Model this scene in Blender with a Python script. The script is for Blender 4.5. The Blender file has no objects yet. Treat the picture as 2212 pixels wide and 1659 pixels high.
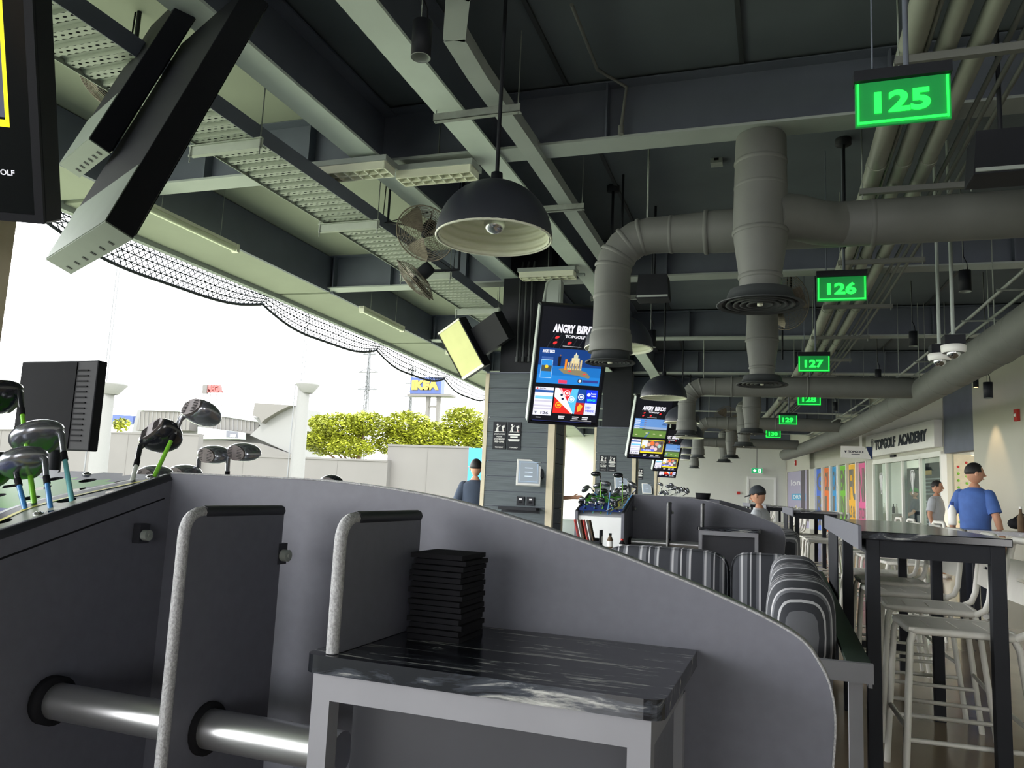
import bpy, bmesh, math, random
from mathutils import Vector, Matrix, Euler
random.seed(7)
R = math.radians
# ------------------------------------------------------------------ camera, sky, sun, exposure
FPX, CX, CY, CAMH = 1690.0, 1106.0, 829.5, 1.17
YAW, PITCH, ROLL = R(18.45), R(7.65), R(2.62)
_f = Vector((-math.sin(YAW)*math.cos(PITCH), math.cos(YAW)*math.cos(PITCH), math.sin(PITCH)))
_r = Vector((math.cos(YAW), math.sin(YAW), 0)); _u = _r.cross(_f)
CR = math.cos(ROLL)*_r + math.sin(ROLL)*_u
CU = -math.sin(ROLL)*_r + math.cos(ROLL)*_u
CF = _f
scn = bpy.context.scene
col = scn.collection
cam = bpy.data.cameras.new('camera'); cam.sensor_width = 36; cam.lens = 36*FPX/2212; cam.clip_end = 2000; cam.clip_start = .02
co = bpy.data.objects.new('camera', cam); col.objects.link(co)
mw = Matrix.Identity(4)
for i, v in enumerate((CR, CU, -CF)):
    for j in range(3): mw[j][i] = v[j]
mw[2][3] = CAMH
co.matrix_world = mw
scn.camera = co
scn.view_settings.view_transform = 'Standard'; scn.view_settings.look = 'None'
scn.view_settings.gamma = 1; scn.view_settings.use_curve_mapping = False
scn.view_settings.exposure = 1.0
w = bpy.data.worlds.new('hazy_sky'); scn.world = w; w.use_nodes = True
nt = w.node_tree; nt.nodes.clear()
bg = nt.nodes.new('ShaderNodeBackground'); ow = nt.nodes.new('ShaderNodeOutputWorld')
tc = nt.nodes.new('ShaderNodeTexCoord'); sx = nt.nodes.new('ShaderNodeSeparateXYZ'); rp = nt.nodes.new('ShaderNodeValToRGB')
nt.links.new(tc.outputs['Generated'], sx.inputs[0]); nt.links.new(sx.outputs['Z'], rp.inputs[0])
rp.color_ramp.elements[0].color = (1, .995, .985, 1); rp.color_ramp.elements[1].color = (.86, .93, 1, 1)
nt.links.new(rp.outputs[0], bg.inputs[0]); bg.inputs[1].default_value = 4.6
nt.links.new(bg.outputs[0], ow.inputs[0])
sun = bpy.data.lights.new('sun', 'SUN'); sun.energy = 2.2; sun.angle = R(6); sun.color = (1, .95, .85)
so = bpy.data.objects.new('sun', sun); col.objects.link(so); so.rotation_euler = Euler((R(38), R(22), 0))

# ------------------------------------------------------------------ the gently curved hall: s along, t to the right, z up
RAD, S0 = 167.0, 6.0
def phi(s): return (S0-s)/RAD
def P(s, t=0, z=0):
    return Vector(((S0*s-s*s/2)/RAD + t*math.cos(phi(s)), s - t*math.sin(phi(s)), z))
def ray(px, py): return CF + CR*((px-CX)/FPX) - CU*((py-CY)/FPX)
def aty(px, py, Y): d = ray(px, py); return Vector((0, 0, CAMH)) + d*(Y/d.y)
def ST(p):
    s = p.y
    for _ in range(4):
        t = (p.x-(S0*s-s*s/2)/RAD)/math.cos(phi(s)); s = p.y + t*math.sin(phi(s))
    return s, t, p.z
def at(px, py, s):                       # survey helper: where a sight line meets the hall at distance s
    Y = s
    for _ in range(5):
        p = aty(px, py, Y); Y += s-ST(p)[0]
    return p
# right-hand shop wall: a straight wall, u metres along it towards the camera from the far corner
WC, WD = Vector((.65, 34.5, 0)), Vector((.165, -.986, 0)).normalized()
WN = Vector((WD.y, -WD.x, 0))            # into the hall
WROT = math.atan2(WD.y, WD.x)
def wall_at(px, py):
    d = ray(px, py); o = Vector((0, 0, CAMH)); k = (WC-o).dot(WN)/d.dot(WN); p = o+d*k
    return (p-WC).dot(WD), p.z

def deep(px, depth):                     # u of a sight line where it is depth metres behind the shop wall
    d = ray(px, 1050); o = Vector((0, 0, CAMH)); k = ((WC-o).dot(WN)-depth)/d.dot(WN); return (o+d*k-WC).dot(WD)
# ------------------------------------------------------------------ materials
def lin(c):
    return tuple(((v/255)/12.92 if v/255 <= .04045 else ((v/255+.055)/1.055)**2.4) for v in c)
MATS = {}
def mat(name, c, rough=.6, metal=0, var=.12, scale=8, bump=0, emit=0, stretch=None, spec=.5, coat=0):
    if name in MATS: return MATS[name]
    m = bpy.data.materials.new(name); m.use_nodes = True; n = m.node_tree; b = n.nodes['Principled BSDF']
    l = lin(c); b.inputs['Roughness'].default_value = rough; b.inputs['Metallic'].default_value = metal
    b.inputs['Specular IOR Level'].default_value = spec; b.inputs['Coat Weight'].default_value = coat
    tcn = n.nodes.new('ShaderNodeTexCoord'); no = n.nodes.new('ShaderNodeTexNoise'); no.inputs['Scale'].default_value = scale; no.inputs['Detail'].default_value = 5
    src = tcn.outputs['Object']
    if stretch:
        mp = n.nodes.new('ShaderNodeMapping'); mp.inputs['Scale'].default_value = stretch; n.links.new(src, mp.inputs[0]); src = mp.outputs[0]
    n.links.new(src, no.inputs['Vector'])
    r = n.nodes.new('ShaderNodeValToRGB'); r.color_ramp.elements[0].position = .3; r.color_ramp.elements[1].position = .7
    r.color_ramp.elements[0].color = tuple(max(0, v*(1-var)) for v in l)+(1,); r.color_ramp.elements[1].color = tuple(min(1, v*(1+var)) for v in l)+(1,)
    n.links.new(no.outputs['Fac'], r.inputs[0]); n.links.new(r.outputs[0], b.inputs['Base Color'])
    if bump:
        bn = n.nodes.new('ShaderNodeBump'); bn.inputs['Strength'].default_value = bump; bn.inputs['Distance'].default_value = .01
        n.links.new(no.outputs['Fac'], bn.inputs['Height']); n.links.new(bn.outputs[0], b.inputs['Normal'])
    if emit:
        n.links.new(r.outputs[0], b.inputs['Emission Color']); b.inputs['Emission Strength'].default_value = emit
    MATS[name] = m; return m
def attr_mat(name, emit=0, rough=.4):
    m = bpy.data.materials.new(name); m.use_nodes = True; n = m.node_tree; b = n.nodes['Principled BSDF']
    a = n.nodes.new('ShaderNodeAttribute'); a.attribute_name = 'print'
    n.links.new(a.outputs['Color'], b.inputs['Base Color']); b.inputs['Roughness'].default_value = rough
    if emit:
        n.links.new(a.outputs['Color'], b.inputs['Emission Color']); b.inputs['Emission Strength'].default_value = emit
    MATS[name] = m; return m
attr_mat('print'); attr_mat('screen_print', .5, .3)
def glass_mat(name, tint=(225, 235, 235), rough=.02):
    m = bpy.data.materials.new(name); m.use_nodes = True; n = m.node_tree; n.nodes.clear()
    o = n.nodes.new('ShaderNodeOutputMaterial'); mx = n.nodes.new('ShaderNodeMixShader'); t = n.nodes.new('ShaderNodeBsdfTransparent'); g = n.nodes.new('ShaderNodeBsdfGlossy'); fr = n.nodes.new('ShaderNodeLayerWeight'); mm = n.nodes.new('ShaderNodeMath'); mm.operation = 'MULTIPLY'; mm.inputs[1].default_value = .3
    t.inputs[0].default_value = lin(tint)+(1,); g.inputs['Roughness'].default_value = rough; fr.inputs[0].default_value = .3
    n.links.new(fr.outputs['Facing'], mm.inputs[0]); n.links.new(mm.outputs[0], mx.inputs[0]); n.links.new(t.outputs[0], mx.inputs[1]); n.links.new(g.outputs[0], mx.inputs[2]); n.links.new(mx.outputs[0], o.inputs[0])
    MATS[name] = m; return m
glass_mat('glass')
def stripe_mat(name, axis, scale):
    m = bpy.data.materials.new(name); m.use_nodes = True; n = m.node_tree; b = n.nodes['Principled BSDF']; b.inputs['Roughness'].default_value = .95
    tcn = n.nodes.new('ShaderNodeTexCoord'); s3 = n.nodes.new('ShaderNodeSeparateXYZ'); n.links.new(tcn.outputs['Object'], s3.inputs[0])
    mu = n.nodes.new('ShaderNodeMath'); mu.operation = 'MULTIPLY'; mu.inputs[1].default_value = scale; n.links.new(s3.outputs[axis], mu.inputs[0])
    fr = n.nodes.new('ShaderNodeMath'); fr.operation = 'FRACT'; n.links.new(mu.outputs[0], fr.inputs[0])
    r = n.nodes.new('ShaderNodeValToRGB'); r.color_ramp.interpolation = 'CONSTANT'
    dk, md, lt = lin((62, 64, 70)), lin((112, 114, 120)), lin((196, 196, 200))
    els = [(0, dk), (.2, md), (.25, lt), (.31, md), (.44, dk), (.52, lt), (.56, dk), (.70, md), (.78, lt), (.84, dk)]
    e = r.color_ramp.elements; e[0].position = 0; e[0].color = dk+(1,); e[1].position = .2; e[1].color = md+(1,)
    for p, c in els[2:]: q = e.new(p); q.color = c+(1,)
    n.links.new(fr.outputs[0], r.inputs[0])
    no = n.nodes.new('ShaderNodeTexNoise'); no.inputs['Scale'].default_value = 90; no.inputs['Detail'].default_value = 3; n.links.new(tcn.outputs['Object'], no.inputs['Vector'])
    bn = n.nodes.new('ShaderNodeBump'); bn.inputs['Strength'].default_value = .25; bn.inputs['Distance'].default_value = .004
    n.links.new(no.outputs['Fac'], bn.inputs['Height']); n.links.new(bn.outputs[0], b.inputs['Normal'])
    n.links.new(r.outputs[0], b.inputs['Base Color']); MATS[name] = m; return m
stripe_mat('stripe_x', 'X', 4.6); stripe_mat('stripe_y', 'Y', 5.2)
def stone_mat(name):
    m = bpy.data.materials.new(name); m.use_nodes = True; n = m.node_tree; b = n.nodes['Principled BSDF']; b.inputs['Roughness'].default_value = .16
    tcn = n.nodes.new('ShaderNodeTexCoord'); mp = n.nodes.new('ShaderNodeMapping'); mp.inputs['Scale'].default_value = (2.2, 15, 9); mp.inputs['Rotation'].default_value = (0, 0, .3); n.links.new(tcn.outputs['Object'], mp.inputs[0])
    no = n.nodes.new('ShaderNodeTexNoise'); no.inputs['Scale'].default_value = 2.2; no.inputs['Detail'].default_value = 9; no.inputs['Roughness'].default_value = .62; no.inputs['Distortion'].default_value = 1.2; n.links.new(mp.outputs[0], no.inputs['Vector'])
    r = n.nodes.new('ShaderNodeValToRGB'); e = r.color_ramp.elements
    e[0].position = .48; e[0].color = lin((20, 22, 28))+(1,); e[1].position = .70; e[1].color = lin((205, 205, 198))+(1,)
    q = e.new(.57); q.color = lin((58, 62, 70))+(1,)
    n.links.new(no.outputs['Fac'], r.inputs[0]); n.links.new(r.outputs[0], b.inputs['Base Color']); MATS[name] = m; return m
stone_mat('granite')
mat('charcoal', (96, 97, 107), .55, var=.05, scale=40, bump=.04)
mat('charcoal_edge', (160, 160, 162), .45, var=.3, scale=220, bump=.4)
mat('black_edge', (40, 41, 48), .5, var=.1)
mat('girder_lit', (206, 218, 210), .55, var=.05, scale=3)  # paler copy of the beam steel, painting in light bounced off the field
mat('steel_dark', (96, 102, 116), .6, var=.08, scale=3)
mat('steel_grey', (158, 166, 162), .55, var=.06, scale=3)
mat('frame_grey', (128, 128, 134), .5, var=.05)
mat('ceiling_paint', (90, 98, 104), .9, var=.1, scale=1.5)
mat('deck_daylit', (150, 156, 140), .8, var=.06, scale=1.2)  # ceiling tone made paler and greener, painting in daylight from the field
mat('duct', (104, 106, 102), .6, var=.06, scale=5)
mat('duct_dark', (52, 56, 58), .6, var=.06, scale=5)
mat('panel_green', (112, 122, 112), .5, var=.05, scale=6)
mat('galv', (140, 146, 140), .5, var=.12, scale=20)
mat('tray_grey', (150, 158, 146), .55, var=.08, scale=9)
mat('pipe', (140, 144, 132), .5, var=.08, scale=6)
mat('black_paint', (30, 32, 38), .6, var=.1, spec=.25)
mat('lamp_black', (52, 55, 64), .38, var=.04)
mat('lamp_white', (232, 234, 214), .45, var=.03)
mat('chrome', (210, 212, 214), .18, 1, var=.03)
mat('alu', (200, 200, 202), .28, .9, var=.05)
mat('plank', (84, 92, 96), .75, var=.18, scale=3, stretch=(1, 6, 26), bump=.35)
mat('tan', (196, 186, 160), .6, var=.08)
mat('tv_black', (24, 25, 31), .55, var=.05, spec=.2)
mat('tv_glass', (8, 9, 13), .12, var=.02)
mat('white_paint', (226, 228, 222), .7, var=.02, scale=2)
mat('wall_warm', (184, 184, 172), .8, var=.03, scale=1)
mat('wall_far', (206, 209, 200), .8, var=.03, scale=1)
mat('wall_grey', (150, 152, 150), .8, var=.04)
mat('concrete_floor', (160, 144, 124), .18, var=.22, scale=1.1)
mat('bay_floor', (70, 78, 70), .7, var=.1)
mat('turf', (146, 150, 124), .95, var=.2, scale=.3)
mat('stool_paint', (216, 214, 205), .42, var=.04)
mat('white_board', (236, 236, 232), .35, var=.02)
mat('green_panel', (10, 132, 58), .5, var=.05, emit=.22)
mat('green_lit', (30, 255, 70), .4, var=.02, emit=1.1)
mat('rubber', (22, 22, 26), .85, var=.1, spec=.2)
mat('laminate', (228, 230, 230), .4, var=.02)
mat('dark_green', (30, 46, 38), .5, var=.08)
mat('blue_print', (62, 84, 150), .25, var=.2, scale=6)
mat('red', (190, 40, 32), .5, var=.05)
mat('skin', (196, 146, 118), .6, var=.05)
mat('hair', (26, 22, 22), .6, var=.3, scale=60)
mat('polo_blue', (70, 104, 172), .8, var=.1, scale=14, bump=.1)
mat('tshirt_grey', (188, 192, 198), .9, var=.06, scale=12)
mat('trouser', (38, 42, 54), .9, var=.1)
mat('club_black', (26, 27, 33), .18, var=.1, coat=.5)
mat('club_silver', (150, 152, 160), .22, .8, var=.06)
mat('club_face', (120, 112, 112), .4, .5, var=.15, scale=60)
mat('shaft_green', (120, 190, 50), .3, var=.05)
mat('shaft_teal', (110, 180, 185), .3, var=.05)
mat('shaft_blue', (70, 130, 190), .3, var=.05)
mat('shaft_white', (210, 215, 210), .3, var=.05)
mat('outdoor_wall', (80, 78, 76), .9, var=.05, scale=.2)
mat('outdoor_white', (92, 92, 91), .8, var=.02)
mat('sky_blue', (20, 100, 140), .6, var=.04)
mat('cladding', (78, 76, 73), .8, var=.05)
mat('leaf', (118, 124, 14), .7, var=.5, scale=.5)
mat('bark', (92, 74, 54), .9, var=.3)
mat('net', (34, 40, 48), .8, var=.1)
mat('pylon', (84, 86, 88), .6, var=.05)
mat('blue_sign', (22, 46, 96), .5, var=.03)
mat('yellow_sign', (150, 120, 20), .5, var=.03)
mat('red_sign', (130, 50, 46), .5, var=.05)
mat('turf_reflection', (196, 198, 134), .2, var=.04, emit=.08)  # reflection of sunlit turf painted as pale yellow with a faint glow
mat('tube_light', (225, 232, 200), .3, var=.02)
mat('wire_brown', (112, 104, 92), .5, .4, var=.2, scale=30)
mat('tablet_screen', (150, 160, 170), .25, var=.02, emit=.16)
mat('warm_lamp', (255, 190, 120), .4, var=.02, emit=4)
mat('exit_green', (20, 150, 90), .4, var=.02, emit=.6)
mat('downlight', (255, 244, 220), .4, var=.01, emit=5)  # glow of the added shop fill panels

# ------------------------------------------------------------------ geometry helpers
class G:
    def __init__(s): s.v = []; s.f = []; s.sm = []; s.mi = []; s.c = []; s.M = None
    def add(s, vs, fs, smooth=False, mi=0, c=None):
        o = len(s.v)
        for v in vs:
            v = Vector(v); s.v.append(s.M @ v if s.M else v)
        for f in fs:
            s.f.append([o+i for i in f]); s.sm.append(smooth); s.mi.append(mi); s.c.append(c)
        return s
    def box(s, x0, x1, y0, y1, z0, z1, mi=0, c=None):
        return s.add([(x, y, z) for z in (z0, z1) for y in (y0, y1) for x in (x0, x1)],
                     [(0, 2, 3, 1), (4, 5, 7, 6), (0, 1, 5, 4), (2, 6, 7, 3), (0, 4, 6, 2), (1, 3, 7, 5)], False, mi, c)
    def poly(s, pts, c=None, mi=0): return s.add(pts, [tuple(range(len(pts)))], False, mi, c)
    def prism(s, pts, d, mi=0, c=None, smooth=False):        # polygon pts (3d) extruded by vector d
        n = len(pts); d = Vector(d); a = [Vector(p) for p in pts]
        s.add(a+[p+d for p in a], [tuple(range(n-1, -1, -1)), tuple(range(n, 2*n))], False, mi, c)
        s.add(a+[p+d for p in a], [(i, (i+1) % n, n+(i+1) % n, n+i) for i in range(n)], smooth, mi, c)
        return s
    def tube(s, path, r, n=10, cap=True, smooth=True, mi=0, closed=False, sx=1.0):
        path = [Vector(p) for p in path]; k = len(path); rs = r if isinstance(r, (list, tuple)) else [r]*k
        vs = []; up = None
        for i, p in enumerate(path):
            a = path[i-1] if (i > 0 or closed) else path[i]; b = path[(i+1) % k] if (i < k-1 or closed) else path[i]
            d1 = (p-a); d2 = (b-p)
            d = (d1.normalized() if d1.length > 1e-9 else Vector()) + (d2.normalized() if d2.length > 1e-9 else Vector())
            if d.length < 1e-9: d = Vector((0, 0, 1))
            d.normalize()
            if up is None:
                up = Vector((0, 0, 1)) if abs(d.z) < .9 else Vector((0, 1, 0))
            e = d.cross(up); e.normalize(); up = e.cross(d); up.normalize()
            for j in range(n):
                an = 2*math.pi*j/n; vs.append(p + e*(math.cos(an)*rs[i]*sx) + up*(math.sin(an)*rs[i]))
        fs = []
        m = k if closed else k-1
        for i in range(m):
            i2 = (i+1) % k
            for j in range(n): fs.append((i*n+j, i*n+(j+1) % n, i2*n+(j+1) % n, i2*n+j))
        s.add(vs, fs, smooth, mi)
        if cap and not closed:
            s.add(vs[:n], [tuple(range(n-1, -1, -1))], False, mi); s.add(vs[-n:], [tuple(range(n))], False, mi)
        return s
    def lathe(s, prof, n=24, M=None, mi=0, smooth=True):
        vs = []; fs = []
        for r, z in prof:
            for j in range(n):
                a = 2*math.pi*j/n; v = Vector((r*math.cos(a), r*math.sin(a), z)); vs.append(M @ v if M else v)
        for i in range(len(prof)-1):
            for j in range(n): fs.append((i*n+j, i*n+(j+1) % n, (i+1)*n+(j+1) % n, (i+1)*n+j))
        return s.add(vs, fs, smooth, mi)
    def blob(s, c, r, n=14, m=9, mi=0, fn=None):
        vs = []; fs = []; c = Vector(c); r = (r, r, r) if not isinstance(r, (tuple, list)) else r
        for i in range(m+1):
            th = math.pi*i/m
            for j in range(n):
                a = 2*math.pi*j/n; d = Vector((math.sin(th)*math.cos(a), math.sin(th)*math.sin(a), -math.cos(th)))
                if fn: d = fn(d)
                vs.append(c+Vector((d.x*r[0], d.y*r[1], d.z*r[2])))
        for i in range(m):
            for j in range(n): fs.append((i*n+j, i*n+(j+1) % n, (i+1)*n+(j+1) % n, (i+1)*n+j))
        return s.add(vs, fs, True, mi)
    def mesh(s, name):
        me = bpy.data.meshes.new(name); me.from_pydata([tuple(v) for v in s.v], [], s.f)
        me.polygons.foreach_set('use_smooth', s.sm); me.polygons.foreach_set('material_index', s.mi)
        if any(c is not None for c in s.c):
            a = me.color_attributes.new('print', 'FLOAT_COLOR', 'CORNER'); k = 0
            for p, c in zip(me.polygons, s.c):
                cc = lin(c or (0, 0, 0))+(1,)
                for _ in range(p.loop_total): a.data[k].color = cc; k += 1
        me.update(); return me
    def build(s, name, m, parent=None, bevel=0, base=False):
        off = Vector()
        if base and s.v:
            xs = [v.x for v in s.v]; ys = [v.y for v in s.v]; zs = [v.z for v in s.v]
            off = Vector(((min(xs)+max(xs))/2, (min(ys)+max(ys))/2, min(zs))); s.v = [v-off for v in s.v]
        me = s.mesh(name)
        for x in (m if isinstance(m, (list, tuple)) else [m]): me.materials.append(MATS[x])
        return link(name, me, parent, off, bevel)
def link(name, me, parent=None, loc=(0, 0, 0), bevel=0):
    o = bpy.data.objects.new(name, me); col.objects.link(o); o.location = loc
    if parent: o.parent = parent
    if bevel:
        b = o.modifiers.new('bevel', 'BEVEL'); b.width = bevel; b.segments = 2; b.limit_method = 'ANGLE'
    return o
def tag(o, label, cat, group=None):
    o['label'] = label; o['category'] = cat
    if group: o['group'] = group
    return o
def thing(name, label, cat, loc, rz=0, group=None, rot=None):
    o = bpy.data.objects.new(name, None); col.objects.link(o); o.empty_display_size = .1
    o.location = loc; o.rotation_euler = rot if rot else (0, 0, rz); return tag(o, label, cat, group)
def hall(name, label, cat, s, t=0, z=0, rz=0, group=None):
    return thing(name, label, cat, P(s, t, z), -phi(s)+rz, group)
def onwall(name, label, cat, u, z=0, off=0, group=None):
    return thing(name, label, cat, WC+WD*u+WN*off+Vector((0, 0, z)), WROT, group)
def struct(o): o['kind'] = 'structure'; return o
def copy_tree(o, parent=None):
    c = o.copy(); col.objects.link(c)
    if parent: c.parent = parent
    for ch in list(o.children): copy_tree(ch, c)
    return c
_tx = {}
def text_geo(body, bold=.0):
    k = (body, bold)
    if k in _tx: return _tx[k]
    cu = bpy.data.curves.new('t', 'FONT'); cu.body = body; cu.size = 1; cu.offset = bold; cu.resolution_u = 3
    o = bpy.data.objects.new('t', cu); col.objects.link(o)
    me = bpy.data.meshes.new_from_object(o.evaluated_get(bpy.context.evaluated_depsgraph_get()))
    vs = [v.co.copy() for v in me.vertices]; fs = [tuple(p.vertices) for p in me.polygons]
    bpy.data.objects.remove(o); bpy.data.curves.remove(cu); bpy.data.meshes.remove(me)
    if vs:
        x0 = min(v.x for v in vs); x1 = max(v.x for v in vs); y0 = min(v.y for v in vs); y1 = max(v.y for v in vs)
        vs = [Vector(((v.x-x0)/(x1-x0), (v.y-y0)/(y1-y0), 0)) for v in vs]
    _tx[k] = (vs, fs); return _tx[k]
def put_text(g, body, x0, x1, z0, z1, y, c, bold=.0, mi=0, shear=0, depth=0):
    vs, fs = text_geo(body, bold)
    pts = [(x0+v.x*(x1-x0)+shear*v.y*(z1-z0), y, z0+v.y*(z1-z0)) for v in vs]
    g.add(pts, fs, False, mi, c)
    if depth:
        ed = {}
        for f in fs:
            for a, b in zip(f, f[1:]+f[:1]): ed[(a, b)] = 1
        g.add(pts+[(p[0], p[1]+depth, p[2]) for p in pts], [(b, a, a+len(pts), b+len(pts)) for a, b in ed if (b, a) not in ed], False, mi, c)
def rect(g, x0, x1, z0, z1, y, c): g.poly([(x0, y, z0), (x1, y, z0), (x1, y, z1), (x0, y, z1)], c)
def disc(g, x, z, r, y, c, n=16, sx=1): g.poly([(x+sx*r*math.cos(6.2832*i/n), y, z+r*math.sin(6.2832*i/n)) for i in range(n)], c)

# ------------------------------------------------------------------ the setting
ZC, ZB = 4.05, 3.60      # ceiling, underside of steel
def strip(t0, t1, z, s0, s1, step=1.0, thick=.2):
    g = G(); n = max(1, int((s1-s0)/step)); vs = []
    for i in range(n+1):
        s = s0+(s1-s0)*i/n
        vs += [P(s, t0, z), P(s, t1, z), P(s, t0, z+thick), P(s, t1, z+thick)]
    fs = []
    for i in range(n):
        a = 4*i; b = a+4
        fs += [(a, b, b+1, a+1), (a+2, a+3, b+3, b+2), (a, a+2, b+2, b), (a+1, b+1, b+3, a+3)]
    fs += [(0, 1, 3, 2), (4*n, 4*n+2, 4*n+3, 4*n+1)]
    return g.add(vs, fs)
struct(strip(-1.2, 12, -.2, -13, 36).build('floor', 'concrete_floor', base=True))
struct(strip(-6.3, -1.2, -.2, -13, 36).build('floor_bays', 'bay_floor', base=True))
struct(strip(-3.2, 12, ZC, -13, 36, thick=.35).build('ceiling', 'ceiling_paint', base=True))
struct(strip(-6.6, -3.2, ZC-.02, -13, 36, thick=.37).build('ceiling_bays', 'deck_daylit', base=True))
g = G(); g.box(-500, 400, -60, 700, -5.3, -5); struct(g.build('ground', 'turf', base=True))
# far wall and its door
fw = thing('wall_far', '', '', P(34.2), -phi(34.2)); del fw['label'], fw['category']; struct(fw)
G().box(-8.2, 3.0, 0, .2, 0, ZC).build('plaster', 'wall_far', fw)
dr = thing('door_1', '', '', P(34.2), -phi(34.2)); del dr['label'], dr['category']; struct(dr)
G().box(1.44, 2.44, -.03, -.005, 0, 2.06).build('door_leaf', 'wall_far', dr)
g = G(); g.box(1.36, 1.44, -.06, 0, 0, 2.14); g.box(2.44, 2.52, -.06, 0, 0, 2.14); g.box(1.44, 2.44, -.06, 0, 2.06, 2.14); g.build('door_frame', 'white_paint', dr)
G().box(1.78, 1.98, -.035, -.03, 1.5, 1.62).build('door_plate', 'white_board', dr)
G().tube([(2.36, -.03, 1.0), (2.36, -.09, 1.0), (2.24, -.09, 1.0)], .012, 8).build('handle', 'chrome', dr)
wb = thing('wall_light_baffle', '', '', P(-13.2), -phi(-13.2)); del wb['label'], wb['category']; struct(wb)  # unseen partial wall, added and sized to limit light from behind
G().box(-1.2, 5.2, -.2, 0, -.2, ZC+.3).build('plaster', 'wall_grey', wb)
# steel: cross beams
def ibeam_cross(s, t0, t1):
    o = hall('cross_beam', 'dark painted steel cross beam under the ceiling', 'beam', s, 0, ZB, group='steel cross beams over the bays')
    G().box(t0, t1, -.11, .11, 0, .018).build('bottom_flange', 'steel_grey', o)
    G().box(t0, t1, -.008, .008, .018, ZC-ZB-.02).build('web', 'steel_dark', o)
    G().box(t0, t1, -.11, .11, ZC-ZB-.03, ZC-ZB-.022).build('top_flange', 'steel_dark', o)
    for t in (-5.4, -4.6, -3.6, -1.2, .6, 2.2):
        G().box(t, t+.012, -.1, .1, .018, ZC-ZB-.03).build('stiffener', 'steel_dark', o)
    return o
for k in range(-2, 9): ibeam_cross(5.16+3.52*k, -6.25, 7.6 if k < 3 else 3.3-.0)
# long girders
def girder(t, s0, s1, wd, name, label, m='girder_lit', web='steel_dark'):
    o = thing(name, label, 'beam', P(s0, t, ZB))
    L = (P(s1, t)-P(s0, t)).length; o.rotation_euler = (0, 0, -math.atan2((P(s1, t)-P(s0, t)).x, (P(s1, t)-P(s0, t)).y))
    G().box(-wd/2, wd/2, 0, L, -.02, 0).build('bottom_flange', m, o)
    G().box(-.01, .01, 0, L, 0, ZC-ZB-.03).build('web', web, o)
    G().box(-wd/2, wd/2, 0, L, ZC-ZB-.045, ZC-ZB-.03).build('top_flange', web, o)
    return o
for k, (s0, s1) in enumerate(((-5.6, 1.5), (1.5, 8.62), (8.62, 15.7), (15.7, 22.8), (22.8, 30), (30, 34))):
    lab = ('behind the camera', 'running to the first plank-clad pillar', 'past the first plank-clad pillar', 'past the second pillar', 'towards the far wall', 'meeting the far wall')[k]
    girder(-2.95, s0, s1, .22, 'steel_girder', 'pale bottomed steel girder beside the cable tray '+lab)
    girder(-2.05, s0, s1, .20, 'steel_girder', 'pale bottomed steel girder beside the kinked trunking '+lab)
# facade edge: soffit panels, edge web, bottom fascia
for k in range(-2, 9):
    a = 5.16+3.52*k; b = a+3.52
    struct(strip(-6.25, -5.5, ZB-.03, a+.04, b-.04, 3, .03).build('trim_%d' % (k+3), 'deck_daylit', base=True))
    struct(strip(-5.5, -5.46, ZB-.03, a+.04, b-.04, 3, .45).build('trim_%d' % (k+20), 'steel_dark', base=True))
    struct(strip(-6.33, -6.25, ZB-.08, a, b, 3, .5).build('trim_%d' % (k+40), 'steel_grey', base=True))
# deck seams on the dark ceiling
for i, t in enumerate((-1.5, -.3, .9, 2.1, 3.3)):
    struct(strip(t, t+.03, ZC-.018, -2, 34, 2, .018).build('trim_%d' % (60+i), 'duct_dark', base=True))
struct(strip(-4.35, -4.33, ZC-.035, 0, 30, 2, .014).build('trim_70', 'black_paint', base=True))
exec_later = []
# ------------------------------------------------------------------ pillars with planks, trims, signs, tablets
ORD = ('bay storage in the foreground', 'first', 'second', 'third', 'fourth')
def pillar(k):
    s = 8.3+7.1*(k-1)
    lab = {0: 'plank-clad pillar with tan corner trims beside the nearest club rack', 1: 'grey plank-clad pillar with two safety plates, behind the black storage unit',
           2: 'grey plank-clad pillar behind the rack of green-shafted clubs', 3: 'plank-clad pillar with tablet just before the small far clubs', 4: 'farthest plank-clad pillar by the plain end wall'}[k]
    o = hall('pillar', lab, 'pillar', s, 0, 0)
    G().box(-3.10, -2.36, .02, .48, 0, 2.46).build('core', 'steel_dark', o)
    G().box(-3.02, -2.46, .06, .44, 2.46, ZC-.03).build('column', 'black_paint', o)
    G().box(-3.15, -2.31, -.005, .505, 2.46, 2.475).build('cap', 'steel_dark', o)
    n = 15; h = 2.46/n
    fr = G().box(-3.115, -2.405, -.006, .02, 0, h-.008).mesh('plank'); sd = G().box(-2.36, -2.335, .06, .44, 0, h-.008).mesh('plank')
    fr.materials.append(MATS['plank']); sd.materials.append(MATS['plank'])
    for i in range(n):
        for me in (fr, sd): link('plank', me, o, (0, 0, i*h))
    for x0, x1, y0, y1 in ((-3.16, -3.115, -.012, .05), (-2.405, -2.33, -.012, .06), (-2.40, -2.33, .44, .51), (-3.16, -3.11, .45, .51)):
        G().box(x0, x1, y0, y1, 0, 2.46).build('corner_trim', 'tan', o)
    return o
for k in range(5): pillar(k)
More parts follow.
